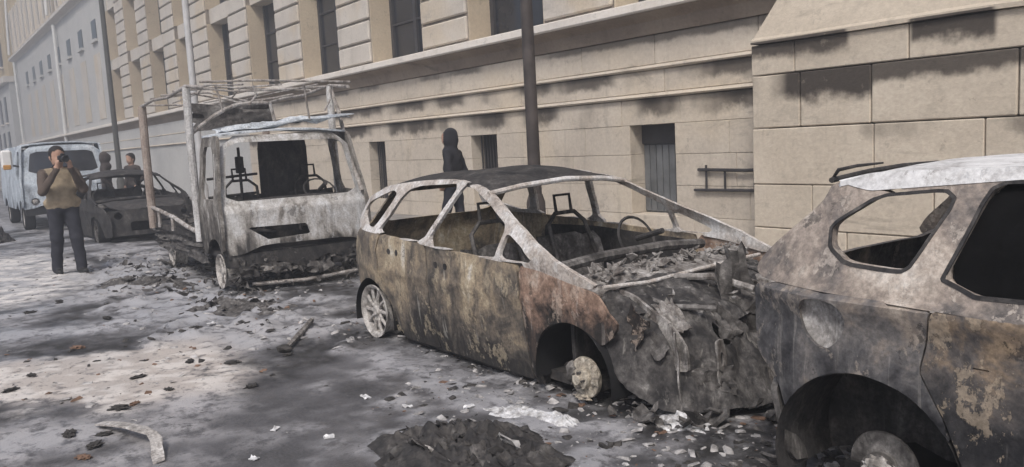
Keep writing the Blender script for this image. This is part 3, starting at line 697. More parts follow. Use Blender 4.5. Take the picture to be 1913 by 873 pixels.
# front hub, brake disc and melted wheel remains
for s in (-1, 1):
    hb = MB().lathe([(0, -.085), (.03, -.085), (.034, -.06), (.062, -.055), (.066, -.02), (.122, -.014), (.125, .0), (.12, .014), (.06, .02), (0, .02)], 28, 'y').build('front_hub', M['melt'], H1, loc=(1.15, s*.755, .165), rot=(0, 0, 0 if s < 0 else math.pi))
    lump('melted_rim', .032, .022, .06, 3.3, M['melt'], hb, (.10, -.02, .03), sub=3, rough=.5, freq=1.8)
    lump('caliper', .035, .04, .07, 8.3, M['char'], hb, (-.095, -.02, .01), sub=2, rough=.4)
    lump('melted_rim', .06, .03, .018, 5.1, M['melt'], hb, (-.02, -.02, -.12), sub=3, rough=.5)
    for q in range(5):
        a = 2*math.pi*q/5; MB().tube([(.047*math.cos(a), -.05, .047*math.sin(a)), (.047*math.cos(a), -.085, .047*math.sin(a))], .007, 6).build('stud', M['char'], hb)
# engine bay
lump('engine_block', .30, .34, .24, 2.2, M['char'], H1, (1.45, .12, .38), sub=3, rough=.4)
lump('gearbox', .24, .24, .18, 6.2, M['wreck'], H1, (1.46, -.34, .34), sub=3, rough=.45)
lump('intake_remains', .20, .28, .08, 9.2, M['wreck'], H1, (1.42, .2, .52), sub=3, rough=.55)
lump('battery_remains', .13, .10, .09, 4.7, M['wreck'], H1, (1.46, .50, .55), sub=2, rough=.4)
for s in (-1, 1):
    panel('inner_wing', sdpoly(chaikin([(1.02, .72), (1.4, .66), (1.66, .54), (1.80, .42), (1.80, .28), (1.55, .30), (1.45, .5), (1.0, .5)], 1)), (1, 1.95, .26, .76), .04, lambda x, z, w, s=s: (x, s*(.60-w)+.03*nz(x*6, z*6, s), z+.02*nz(x*5, 2, s)), .02, M['wreck'], H1)
    MB().lathe([(.10, 0), (.10, .04), (.07, .06), (.03, .06), (.03, .09), (0, .09)], 20, 'z').build('strut_tower', M['wreck'], H1, loc=(1.18, s*.54, .64))
MB().tube([(1.50, -.60, .56), (1.56, -.3, .54), (1.58, .1, .50), (1.56, .45, .54), (1.50, .62, .56)], .022, 8).build('radiator_crossbar', M['wreck'], H1)
MB().tube([(1.66, -.62, .20), (1.74, -.2, .17), (1.74, .3, .19), (1.66, .64, .18)], .035, 8).build('lower_beam', M['char'], H1)
for x_, y_, h, az in ((1.73, -.60, .50, -32), (1.86, -.40, .44, -12), (1.92, -.02, .36, 0)):
    panel('radiator_upright', cut(sdpoly(chaikin([(-.045, .06), (-.05, h), (.05, h), (.055, .06)], 1)), sdcirc(0, h*.76, .02, .5)), (-.08, .08, .03, .56), .014, lambda u, z, w, x_=x_, y_=y_, az=az: (x_+.03-w-.10*(z-.1)-u*math.sin(R(az))*-1+.015*nz(z*6, y_, 1), y_+u*math.cos(R(az))+.02*nz(z*7, y_*3, 2), z), .012, M['wreck'], H1)
crumple('radiator', 1.05, .30, M['char'], H1, (1.66, .05, .33), (0, R(82), 0), .07, 9, 3)
lump('bonnet_hinge_remains', .10, .08, .03, 2.4, M['wreck'], H1, (1.18, .62, .75), .3, 3, .5)
MB().tube([(1.30, -.73, .715), (1.33, -.4, .70), (1.34, 0, .715), (1.33, .4, .725), (1.30, .73, .72)], .013, 8).build('cowl_edge', M['sedan_frame'], H1)
crumple('wing_tip', .18, .20, M['sedan_fender'], H1, (1.50, -.70, .50), (R(78), R(20), R(-14)), .06, 7, 5)
crumple('wing_flap', .16, .10, M['char'], H1, (1.62, -.66, .42), (R(60), R(30), R(-8)), .04, 7, 8)
crumple('headlamp_shell', .22, .24, M['char'], H1, (1.72, .50, .44), (0, R(60), .1), .06, 8, 17)
for k, (p, q) in enumerate([((1.25, -.5, .66), (1.8, -.35, .60)), ((1.3, -.2, .70), (1.75, .05, .64)), ((1.28, .45, .70), (1.85, .3, .62)), ((1.5, -.45, .6), (1.72, -.3, .44))]):
    pm = [(p[i]+q[i])/2+random.uniform(-.05, .05) for i in range(3)]
    tube_part('hose', [p, pm, q], .016+.006*(k % 2), M['wreck' if k % 2 else 'char'], H1)
def mass(y, v, w):
    V_ = [0, .25, .5, .72, .95, 1.25]
    x = float(np.interp(v, V_, [1.29, 1.46, 1.64, 1.77, 1.88, 2.02])); z = float(np.interp(v, V_, [.695, .655, .58, .44, .25, .02]))
    r = (.025+.03*min(1, v))*abs(nz(y*3.2, v*3.2, 2.5))+.026*nz(y*9, v*5, 7)+.014*nz(y*26, v*9, 3)+.01*nz(y*50, v*30, 3)+.04*nz(y*1.8, v*1.8, 1)
    k = min(1, v/.5); return (x-w+r*k-(.42*(y/.8)**4+.04*(y/.8)**2)*k, y*(1+.02*k), z+r*(1.15-.6*k)+.02*nz(y*6, 4, v)-.05*k*(y/.8)**4)
panel('melted_nose', cut(sdpoly(chaikin([(-.70, 0), (-.76, .4), (-.80, .7), (-.78, 1.0), (-.70, 1.16), (-.3, 1.18), (.1, 1.24), (.5, 1.17), (.76, 1.1), (.80, .6), (.70, 0)], 1)), sdcirc(-.28, .72, .05, .6), sdpoly([(-.10, .66), (.06, .62), (.22, .70), (.14, .80), (-.04, .76)]), sdpoly([(-.62, .50), (-.42, .46), (-.46, .58), (-.58, .62)]), sdpoly([(.34, .40), (.5, .36), (.56, .52), (.40, .50)]), sdcirc(.05, .95, .06, .7)), (-.84, .84, -.02, 1.28), .02, mass, .01, M['nose'], H1)
scraps('engine_bay_debris', H1, 26, lambda r: (r.uniform(1.2, 1.75), r.uniform(-.60, .64), r.uniform(.60, .66)), M['wreck'], 4, .02, .08)
scraps('cowl_debris', H1, 110, lambda r: (lambda u: (1.05+u, r.uniform(-.7, .7), .80-.28*u))(r.uniform(0, .2)), M['wreck'], 5, .02, .12)
scraps('cabin_debris', H1, 160, lambda r: (r.uniform(-1.2, .9), r.uniform(-.66, .66), r.uniform(.13, .24)), M['char'], 6)
scraps('front_ground_debris', H1, 170, lambda r: (r.uniform(1.3, 2.12), r.uniform(-.85, .85), r.uniform(.01, .06)+.12*r.random()**3), M['char'], 8, .03, .2)

for k, (x, y, z, w, h, rx, ry, rz) in enumerate([(1.62, -.52, .56, .26, .12, 20, 30, -20), (1.74, -.22, .50, .22, .16, 10, 50, 10), (1.80, .16, .42, .20, .20, -8, 62, 0), (1.66, .34, .58, .28, .14, -12, 24, 30), (1.86, -.46, .22, .16, .22, 10, 78, -25), (1.95, .10, .16, .24, .18, 0, 66, 5)]):
    crumple('torn_sheet', w, h, M[('wreck', 'char', 'soot')[k % 3]], H1, (x, y, z), (R(rx), R(ry), R(rz)), .045, 9, 40+k*3.3)
# ------------------------------------------------------------------ near estate car at the right
S1 = empty('burnt_estate_car', (0, 3.63, 0)); tag(S1, 'nearest burnt car at the right edge, white scorched roof and sooty grey flank', 'car')
def sroof(x): return float(np.interp(x, [-2.08, -2.02, -1.80, -1.78, -1.62, -1.1, -.4, .2, .6, 1.05], [.98, 1.06, 1.30, 1.35, 1.385, 1.402, 1.40, 1.35, 1.2, .98]))
def shw(x, z):
    y = .855+.03*math.sin(min(1, max(0, (z-.1)/.82))*math.pi*.6) if z < .93 else .872-.25*((z-.93)/.48)**1.1
    if x < -1.5: y -= .10*((-x-1.5)/.55)**2
    if x > 1.3: y -= .14*((x-1.3)/.9)**2
    return y
def smp(s, amp=.010, inset=0.0):
    def f(x, z, w):
        d = amp*1.6*nz(x*2.1+5*s, z*2.1, 8.7)+amp*.7*nz(x*7, z*7, 2.2)+.0025*nz(x*21, z*21, 2)
        if z < .93: d += .014*math.exp(-((z-.905)/.03)**2)-.012*math.exp(-((z-.80)/.05)**2)
        return (x, s*(shw(x, z)-w-inset+d), z)
    return f
sg = chaikin([(-2.05, .945), (-2.10, .985), (-2.05, 1.06), (-1.82, 1.27), (-1.80, 1.345), (-1.62, 1.385), (-1.1, 1.402), (-.4, 1.40), (.2, 1.35), (.6, 1.2), (1.02, 1.0), (1.14, .93), (.9, .925), (-1.0, .918), (-1.65, .935)], 1)
sw_q = sdpoly(chaikin([(-1.75, 1.18), (-1.73, 1.10), (-1.65, 1.05), (-1.43, 1.04), (-1.40, 1.06), (-1.30, 1.29), (-1.34, 1.32), (-1.58, 1.295)], 1))
sw_r = sdpoly(chaikin([(-1.29, .985), (-1.19, 1.325), (-1.14, 1.352), (-.36, 1.36), (-.34, 1.34), (-.34, .99)], 1))
sw_f = sdpoly(chaikin([(-.24, .99), (-.24, 1.36), (.1, 1.32), (.5, 1.17), (.86, .98)], 1))
sa_r, sa_f = sdcirc(-1.55, .27, .375), sdcirc(1.10, .27, .375)
sd_r = sdpoly([(-1.29, .922), (-.29, .922), (-.29, .16), (-1.10, .16), (-1.17, .36), (-1.25, .56), (-1.33, .70)])
sd_f = sdpoly([(-.29, .922), (.80, .922), (.74, .16), (-.29, .16)])
sq = sdpoly(chaikin([(-1.2, .930), (-2.06, .940), (-2.09, .80), (-2.06, .62), (-1.95, .54), (-1.9, .40), (-1.2, .25), (-1.0, .6)], 1))
sfe = sdpoly(chaikin([(.74, .925), (1.15, .922), (1.8, .84), (2.1, .70), (2.16, .45), (2.1, .3), (.7, .16)], 1))
FILL = sdpoly(chaikin([(-1.83, .85), (-1.80, .90), (-1.72, .915), (-1.64, .90), (-1.61, .84), (-1.64, .76), (-1.69, .715), (-1.74, .72), (-1.81, .77)], 2, .2))
for s in (-1, 1):
    m = smp(s)
    fr = cut(sdpoly(sg), sw_q, sw_r, sw_f); band = sdpoly([(-1.90, 1.36), (-1.62, 1.315), (-1.1, 1.36), (-.4, 1.362), (.2, 1.315), (.9, 1.0), (1.3, 1.4), (0, 1.6), (-1.9, 1.6)])
    panel('pillar_frame', cut(fr, band), (-2.14, 1.2, .90, 1.45), .024, m, .05, M['suv_top'], S1)
    panel('roof_edge', lambda X, Z: np.maximum(fr(X, Z), band(X, Z)), (-2.14, 1.2, .90, 1.45), .024, smp(s, .010, -.004), .05, M['suv_roof'], S1)
    for w_, bb in ((sw_q, (-1.8, -1.26, 1.0, 1.36)), (sw_r, (-1.34, -.3, .95, 1.4)), (sw_f, (-.3, .92, .95, 1.4))):
        panel('window_seal', lambda X, Z, w_=w_: np.maximum(w_(X, Z)-.009, -w_(X, Z)-.004), bb, .009, smp(s, .010, -.003), .008, M['soot'], S1)
    holes_ = (FILL,) if s < 0 else ()
    qp = panel('quarter_panel', cut(sq, grow(sd_r, .006), sa_r, *holes_), (-2.12, -.9, .22, .96), .022, m, .018, M['suv'], S1)
    if s < 0:
        panel('filler_recess', grow(FILL, .012), (-1.87, -1.58, .67, .95), .02, lambda x, z, w: (x, -(shw(x, z)-.045-w+.02*((x+1.725)**2+(z-.815)**2)/.01), z), .01, M['wreck'], qp)
    dr = panel('rear_door', cut(sd_r, sa_r, sdpoly(chaikin([(-1.17, .745), (-1.17, .765), (-1.10, .765), (-1.09, .745)], 1))), (-1.4, -.27, .14, .94), .024, m, .03, M['suv_door'], S1)
    df = panel('front_door', sd_f, (-.31, .82, .14, .94), .04, m, .03, M['suv_door'], S1)
    for dd, hx in ((dr, -.98), (df, .0)): panel('door_handle', sdpoly(chaikin([(hx, .79), (hx+.18, .79), (hx+.18, .82), (hx, .82)], 1)), (hx-.02, hx+.2, .77, .84), .02, smp(s, .01, -.025), .02, M['soot'], dd)
    panel('front_wing', cut(sfe, grow(sd_f, .006), sa_f), (.66, 2.2, .14, .95), .04, m, .016, M['suv'], S1)
    MB().box((-.22, s*.80, .14), (1.8, .06, .08), ch=.02).build('sill', M['soot'], S1)
    for cx in (-1.55, 1.10):
        V = []; F = []
        for k in range(25):
            a = math.pi*k/24*1.2-.31
            for yy, rr in ((shw(cx, .5)-.004, .373), (shw(cx, .5)-.42, .385)): V.append((cx+rr*math.cos(a), s*yy, .27+rr*math.sin(a)))
        for k in range(24): F.append((2*k, 2*k+1, 2*k+3, 2*k+2))
        o = len(V); V.append((cx, s*(shw(cx, .5)-.42), .27)); F += [(2*k+1, 2*k+3, o) for k in range(24)]
        link('wheel_arch_liner', mk('wheel_arch_liner', V, F, 40), M['soot'], S1)
        MB().lathe([(.03, -.012), (.135, -.012), (.14, 0), (.135, .012), (.03, .012)], 28, 'y', close=True).build('brake_disc', M['char'], S1, loc=(cx, s*.70, .24))
        MB().lathe([(0, .05), (.05, .05), (.065, .0), (.065, -.05), (0, -.05)], 20, 'y').build('wheel_hub', M['char'], S1, loc=(cx, s*.71, .24))
        lump('tyre_ash', .26, .10, .05, 7.7, M['soot'], S1, (cx, s*.70, .03), 0, 3, .4)
        lump('melted_hub', .05, .03, .045, 4.4, M['alloy'], S1, (cx+.01, s*.765, .25), .2, 3, .6)
# sooted pane in the near door; far panes added to darken the shaded cabin
for w_, bb in ((sw_r, (-1.3, -.3, .96, 1.4)), (sw_f, (-.3, .9, .96, 1.4))): [panel('sooty_shade_glass', w_, bb, .05, smp(sg_, .0, .025), .005, M['soot_shade_glass'], S1) for sg_ in ((-1, 1) if bb[0] < -1 else (1,))]
def srf(x, y, w):
    e = abs(y)/max(.05, shw(x, sroof(x))-.02); return (x, y, sroof(x)-.006+.022*(1-e*e)+.006*nz(x*4, y*4, 3)-w)
panel('roof', sdpoly([(-1.80, -.655), (-1.62, -.64), (-1.1, -.622), (-.4, -.622), (.18, -.66), (.18, .66), (-.4, .622), (-1.1, .622), (-1.62, .64), (-1.80, .655)]), (-1.84, .22, -.7, .7), .04, srf, .02, M['suv_roof'], S1)
MB().tube([(-1.83, -.60, 1.345), (-1.78, -.628, 1.392), (-1.70, -.63, 1.408), (-1.60, -.62, 1.418)], [.005, .008, .007, .004], 8).build('roof_rail_stub', M['soot'], S1)
MB().tube([(-1.81, -.63, 1.35), (-1.83, -.3, 1.365), (-1.84, 0, 1.37), (-1.83, .3, 1.365), (-1.80, .63, 1.345)], .012, 8).build('tailgate_header', M['soot'], S1)
def stl(y, v, w):
    x = np.interp(v, [.14, .5, .75, .97, 1.34], [-2.02, -2.10, -2.11, -2.06, -1.82]); return (float(x)+.10*(y/.75)**2+w+.014*nz(y*4, v*4, 9), y, v)
panel('tailgate', cut(sdpoly(chaikin([(-.72, .60), (-.75, .94), (-.64, 1.33), (.64, 1.33), (.75, .94), (.72, .60)], 1)), sdpoly(chaikin([(-.64, .98), (-.56, 1.27), (.56, 1.27), (.64, .98)], 1))), (-.8, .8, .55, 1.36), .04, stl, .03, M['suv'], S1)
panel('rear_bumper', cut(sdpoly(chaikin([(-.80, .14), (-.82, .56), (.82, .56), (.80, .14)], 1)), sdpoly(chaikin([(-.5, .30), (-.5, .42), (.5, .42), (.5, .30)], 1))), (-.85, .85, .1, .6), .04, stl, .03, M['char'], S1)
panel('bonnet', sdpoly([(1.08, -.74), (1.9, -.70), (2.1, -.55), (2.1, .55), (1.9, .70), (1.08, .74)]), (1.05, 2.15, -.8, .8), .06, lambda x, y, w: (x, y, .955-.10*max(0, x-1.08)-.15*max(0, x-1.75)-.03*(y/.7)**2-w+.02*nz(x*3, y*3, 1)), .015, M['suv'], S1)
panel('front_bumper', sdpoly([(-.72, .16), (-.74, .70), (.74, .70), (.72, .16)]), (-.76, .76, .14, .72), .06, lambda y, z, w: (2.16-.12*(y/.72)**2-w, y, z), .04, M['char'], S1)
box_part('floor_pan', (-.1, 0, .20), (3.2, 1.46, .06), M['blackhole'], S1); box_part('rear_seat_remains', (-.9, .05, .50), (.45, 1.25, .5), M['soot'], S1, .08)
for y in (-.38, .38): seat_frame(S1, .1, y, M['soot'], .34)
scraps('rear_debris', S1, 120, lambda r: (r.uniform(-2.25, -1.9), r.uniform(-.95, .8), r.uniform(0, .12)), M['char'], 18, .03, .15)

# ------------------------------------------------------------------ burnt flatbed truck, background cars
def cab(root, mats, hw=.90, front_detail=True, glazed=False):
    paint, roofm, soot, char = mats
    prof_z, prof_x = [.30, .45, .95, 1.03, 1.72, 1.80], [2.08, 2.13, 2.10, 2.03, 1.86, 1.80]
    def fmap(y, v, w):
        x = float(np.interp(v, prof_z, prof_x)); hh = hw-(0 if v < 1 else .10*(v-1)/.8)
        return (x-.10*(y/hw)**4-.03*(y/hw)**2-w+.012*nz(y*3, v*3, 5), y*hh/hw, v)
    scr = sdpoly(chaikin([(-.80, 1.05), (-.77, 1.71), (.77, 1.71), (.80, 1.05)], 1, .08))
    if glazed: scr = sdpoly(chaikin([(-.74, 1.20), (-.70, 1.66), (.70, 1.66), (.74, 1.20)], 1, .1))
    slot = sdpoly([(-.62, .755), (.06, .745), (.10, .62), (-.40, .60)])
    lamps = [sdcirc(s*.66, .60, .085) for s in (-1, 1)]
    panel('front_panel', cut(sdpoly(chaikin([(-hw, .44), (-hw, 1.79), (hw, 1.79), (hw, .40), (.6, .53), (-.45, .55), (-.7, .46)], 1)), scr, *([slot] if front_detail else lamps)), (-hw-.02, hw+.02, .40, 1.82), .028, fmap, .03, paint, root)
    for s in (-1, 1):
        def m(x, z, w, s=s):
            hh = hw-(0 if z < 1 else .10*(z-1)/.8); return (x, s*(hh-w+.01*nz(x*3, z*3, s)), z)
        out = sdpoly(chaikin([(1.14, .42), (1.14, 1.80), (1.76, 1.80), (1.84, 1.74), (2.0, 1.05), (2.05, .95), (2.06, .44)], 1))
        win = sdpoly(chaikin([(1.28, 1.08), (1.28, 1.68), (1.66, 1.68), (1.84, 1.06)], 1))
        panel('cab_side', cut(out, win, sdcirc(1.70, .27, .36)), (1.1, 2.1, .38, 1.84), .028, m, .035, M['truck_side'] if front_detail else paint, root)
        wheel(root, (1.70, s*(hw-.13), .25), .20, s, (M['alloy'], M['char']), not front_detail, 6)
        if not front_detail: lump('headlamp_remains', .05, .07, .07, 2+s, M['alloy'], root, (2.02, s*.66, .60), sub=2)
    panel('cab_roof', sdpoly(chaikin([(1.12, -.81), (1.74, -.80), (1.82, -.70), (1.82, .70), (1.74, .80), (1.12, .81)], 1)), (1.1, 1.85, -.85, .85), .05, lambda x, y, w: (x, y, 1.815+.05*(1-(y/.8)**2)-.06*max(0, x-1.6)-w+.012*nz(x*5, y*4, 2)), .02, roofm, root)
    panel('bumper', sdpoly([(-.86, .30), (-.88, .46), (.88, .46), (.86, .22), (.3, .36), (.0, .24), (-.3, .34)]), (-.9, .9, .22, .5), .05, lambda y, z, w: (2.09-.10*(y/hw)**4-w, y, z), .05, soot, root)
    box_part('cab_floor', (1.6, 0, .44), (.86, 1.68, .06), soot, root)
    MB().tube([(1.86, -.80, 1.0), (1.93, -.3, 1.03), (1.93, .3, 1.03), (1.86, .80, 1.0)], .04, 8).build('dashboard_beam', soot, root)
    st = MB().lathe([(.19, -.012), (.204, 0), (.19, .012), (.176, 0)], 24, 'x', close=True).build('steering_wheel', soot, root, loc=(1.72, .40, 1.10), rot=(0, R(-48), 0))
    tube_part('column', [(0, 0, 0), (.2, 0, -.1)], .025, soot, st)
    if glazed:
        panel('windscreen', grow(scr, .01), (-.8, .8, 1.0, 1.75), .05, lambda y, v, w: (fmap(y, v, 0)[0]-.02-w, fmap(y, v, 0)[1], v), .006, M['glass'], root)
    return fmap

T1 = empty('burnt_truck', (-11.0, 3.75, 0), R(-2.5)); tag(T1, 'burnt-out flatbed truck with pale cab, empty windscreen and bent roof rack', 'truck')
cab(T1, (M['truck'], M['truck_roof'], M['soot'], M['char']))
panel('cab_bulkhead', sdpoly([(-.16, 1.0), (-.16, 1.74), (.46, 1.74), (.46, 1.0)]), (-.2, .5, .96, 1.8), .08, lambda y, z, w: (1.20+w+.01*nz(y*4, z*4), y, z), .02, M['soot'], T1)
panel('cab_back_panel', sdpoly([(-.86, .46), (-.86, 1.02), (.86, 1.02), (.86, .46)]), (-.9, .9, .42, 1.06), .08, lambda y, z, w: (1.16+w+.02*nz(y*4, z*4), y, z), .02, M['soot'], T1)
tube_part('mirror_stalk', [(1.3, -.42, 1.0), (1.3, -.42, 1.66)], .018, M['soot'], T1); box_part('mirror_plate', (1.3, -.42, 1.45), (.03, .10, .2), M['soot'], T1, .01)
tube_part('cab_back_rail', [(1.24, -.80, 1.30), (1.24, -.2, 1.33)], .016, M['soot'], T1); tube_part('cab_back_rail', [(1.24, -.80, 1.08), (1.24, -.2, 1.10)], .016, M['soot'], T1)
for y in (-.42, .45): seat_frame(T1, 1.42, y, M['soot'], .5, .12)
box_part('bed_floor', (-.42, 0, .60), (3.05, 1.76, .07), M['soot'], T1)
for s in (-1, 1):
    MB().tube([(-1.95, s*.40, .42), (0, s*.40, .42), (1.9, s*.40, .40)], .06, 6).build('chassis_rail', M['soot'], T1)
    MB().tube([(-1.9, s*.90, .88), (-1.1, s*.905, .84), (-.2, s*.90, .78), (.5, s*.90, .70), (1.05, s*.90, .66)], .028, 8).build('side_rail', M['rack'], T1)
    for x in (-1.2, -.35): MB().tube([(x, s*.90, .60), (x+.02, s*.90, .82+.02*(x < -1))], .026, 6).build('stanchion', M['rack'], T1)
    wheel(T1, (-.95, s*.74, .25), .20, s, (M['alloy'], M['char']), False, 6)
    V = [(x, s*(.86+.03*nz(x*3, z*3, 4)), z) for x in np.linspace(-1.9, 1.1, 16) for z in (.34, .46, .58)]
    crumple('side_skirt', 2.9, .34, M['char'], T1, (-.4, s*.84, .44), (R(90), 0, 0), .09, 14, 3+s)
    for nm, x, z1, mt in (('rear_post', -1.66, 2.34, 'post_brown'), ('front_post', 1.06, 2.40, 'post_pale')):
        MB().tube([(x, s*.90, .56), (x+.015, s*.905, 1.2), (x-.01, s*.90, 1.8), (x+.01, s*.895, z1)], .058 if nm[0] == 'r' else .046, 10).build(nm, M[mt], T1)
    MB().tube([(-1.72, s*.895, 2.34), (-.8, s*.91, 2.37), (.1, s*.89, 2.35), (1.06, s*.90, 2.41), (1.75, s*.86, 2.34)], .02, 8).build('rack_side_rail', M['rack'], T1)
for k, x in enumerate((-1.70, -1.0, -.3, .4, 1.06, 1.72)):
    z = 2.40 if k else 2.36
    MB().tube([(x, -.90, z), (x+.16*nz(k*1.7+.3, 1.4), -.3, z+.16*nz(k*1.3+.4, 2.2)), (x+.20*nz(k*1.9+.2, 3.1), .3, z+.14*nz(k*1.1+.6, 4.4)-.03), (x, .90, z)], .013, 6).build('rack_cross_bar', M['rack'], T1)
for k, y in enumerate((-.45, 0, .45)): MB().tube([(-1.7, y, 2.385), (-.3, y+.12*nz(k*1.3+.4, 2.6), 2.36+.15*nz(k*1.7+.5, 7.3)), (.5, y-.08, 2.40+.12*nz(k*2.1+.3, 5.5)), (1.72, y+.03, 2.37)], .010, 6).build('rack_slat', M['rack'], T1)
MB().tube([(1.02, -.86, 1.86)]+[(1.04, -.86+1.1*(i/8), 1.86+.34*math.sin(math.pi*min(1, i/5.0)*.5)) for i in range(1, 8)]+[(1.05, .16, 1.86)], .024, 8).build('bent_hoop', M['rack'], T1)
crumple('torn_tarpaulin', .95, .34, M['char'], T1, (.8, -.30, 2.06), (R(75), 0, R(80)), .10, 9, 6)
crumple('sagging_roof_sheet', 1.5, .5, M['truck_roof'], T1, (1.45, .1, 1.94), (R(4), R(-6), R(90)), .07, 9, 16)
for k, (y, l) in enumerate(((-.72, .3), (-.30, .22), (.30, .42), (.62, .3))): tube_part('hanging_strip', [(1.68+.03*k, y, 2.36), (1.70, y+.03, 2.36-l*.5), (1.68, y+.06*(-1)**k, 2.36-l)], .012, M['rack'], T1, 6)
MB().tube([(1.06, .90, 2.40), (1.35, .88, 2.05), (1.72, .80, 1.62), (1.98, .84, 1.06)], .026, 8).build('bent_brace', M['rack'], T1)
MB().tube([(2.02, -.60, .10), (2.10, 0, .08), (2.04, .7, .10)], .022, 8).build('hanging_bumper_bar', M['rack'], T1)
crumple('bumper_bracket', .12, .34, M['wreck'], T1, (2.06, -.36, .28), (0, R(85), 0), .05, 6, 31)
for k, (y, z, w, h) in enumerate([(-.62, .30, .26, .22), (-.22, .34, .34, .26), (.18, .30, .30, .30), (.52, .34, .34, .22), (.74, .26, .2, .3)]):
    crumple('torn_front_sheet', h, w, M[('soot', 'char', 'char')[k % 3]], T1, (2.07, y, z), (0, R(78+8*nz(k*1.3, 2)), R(8*nz(k*2.3, 1))), .07, 9, 60+k*2.7)
lump('engine_remains', .34, .48, .16, 7.7, M['char'], T1, (1.62, .1, .30), sub=3, rough=.5)
scraps('front_debris', T1, 160, lambda r: (r.uniform(1.75, 2.12), r.uniform(-.85, .85), r.uniform(.02, .40)), M['char'], 28, .04, .15)
scraps('bed_debris', T1, 220, lambda r: (r.uniform(-1.9, 1.1), r.uniform(-.85, .85), r.uniform(.62, .74)), M['char'], 29, .04, .18)
scraps('under_debris', T1, 260, lambda r: (r.uniform(-1.9, 2.5), r.uniform(-1.35, .85), r.uniform(.0, .10)), M['char'], 30, .04, .18)

H2 = empty('burnt_saloon', (-18.6, 3.80, 0), R(1.5)); tag(H2, 'soot-black burnt car parked behind the flatbed truck', 'car')
hatchback(H2, (M['soot'], M['soot'], M['soot'], M['soot'], M['soot'], M['char']), False)
H2.scale = (1.02, 1.05, 1.0)
panel('bonnet', sdpoly([(1.12, -.70), (1.6, -.68), (1.84, -.55), (1.84, .55), (1.6, .68), (1.12, .70)]), (1.1, 1.9, -.75, .75), .06, lambda x, y, w: (x, y, .79-.13*(x-1.12)-.2*max(0, x-1.6)-.03*(y/.7)**2-w+.02*nz(x*4, y*4)), .015, M['soot'], H2)
panel('front_bumper', cut(sdpoly([(-.70, .14), (-.74, .62), (.74, .62), (.70, .14)]), sdpoly([(-.4, .22), (-.4, .4), (.4, .4), (.4, .22)]), sdcirc(-.58, .52, .07), sdcirc(.58, .52, .07)), (-.76, .76, .12, .65), .035, lambda y, z, w: (1.93-.16*(y/.72)**2-w, y, z), .05, M['soot'], H2)
for s in (-1, 1):
    for cx in (-1.37, 1.12): wheel(H2, (cx, s*.74, .222), .222, s, (M['char'], M['soot']), True, 6)

V1 = empty('pale_blue_van', (-24.6, 3.28, 0), R(0)); tag(V1, 'pale blue van with dark windscreen standing behind the photographer', 'van')
V1.scale = (1.0, 1.08, 1.14)
fm = cab(V1, (M['van'], M['van'], M['blackplastic'], M['char']), .92, False, True)
for s in (-1, 1):
    panel('body_side', cut(sdpoly(chaikin([(-2.4, .42), (-2.4, 1.80), (1.12, 1.80), (1.12, .42)], 1)), sdcirc(-1.5, .27, .36)), (-2.45, 1.15, .38, 1.84), .08, lambda x, z, w, s=s: (x, s*(.92-(0 if z < 1 else .10*(z-1)/.8)-w), z), .04, M['van'], V1)
    wheel(V1, (-1.5, s*.78, .27), .21, s, (M['alloy'], M['char']), True, 6)
    panel('side_glass', sdpoly(chaikin([(1.24, 1.08), (1.24, 1.70), (1.70, 1.70), (1.90, 1.06)], 1)), (1.2, 1.95, 1.04, 1.74), .08, lambda x, z, w, s=s: (x, s*(.90-.10*(z-1)/.8-w), z), .006, M['glass'], V1)
    if s > 0: continue
    mr = box_part('mirror', (1.86, s*1.10, 1.52), (.10, .22, .40), M['white_cap'], V1, .04); tube_part('stalk', [(1.84, s*.86, 1.36), (1.86, s*1.02, 1.40)], .02, M['blackplastic'], mr)
    box_part('indicator', (1.925, s*1.11, 1.36), (.03, .15, .10), M['orange'], mr, .01)
panel('roof', sdpoly([(-2.4, -.80), (-2.4, .80), (1.13, .80), (1.13, -.80)]), (-2.45, 1.2, -.85, .85), .12, lambda x, y, w: (x, y, 1.80+.05*(1-(y/.8)**2)-w), .03, M['van'], V1)
box_part('back_wall', (-2.38, 0, 1.1), (.04, 1.6, 1.36), M['van'], V1)

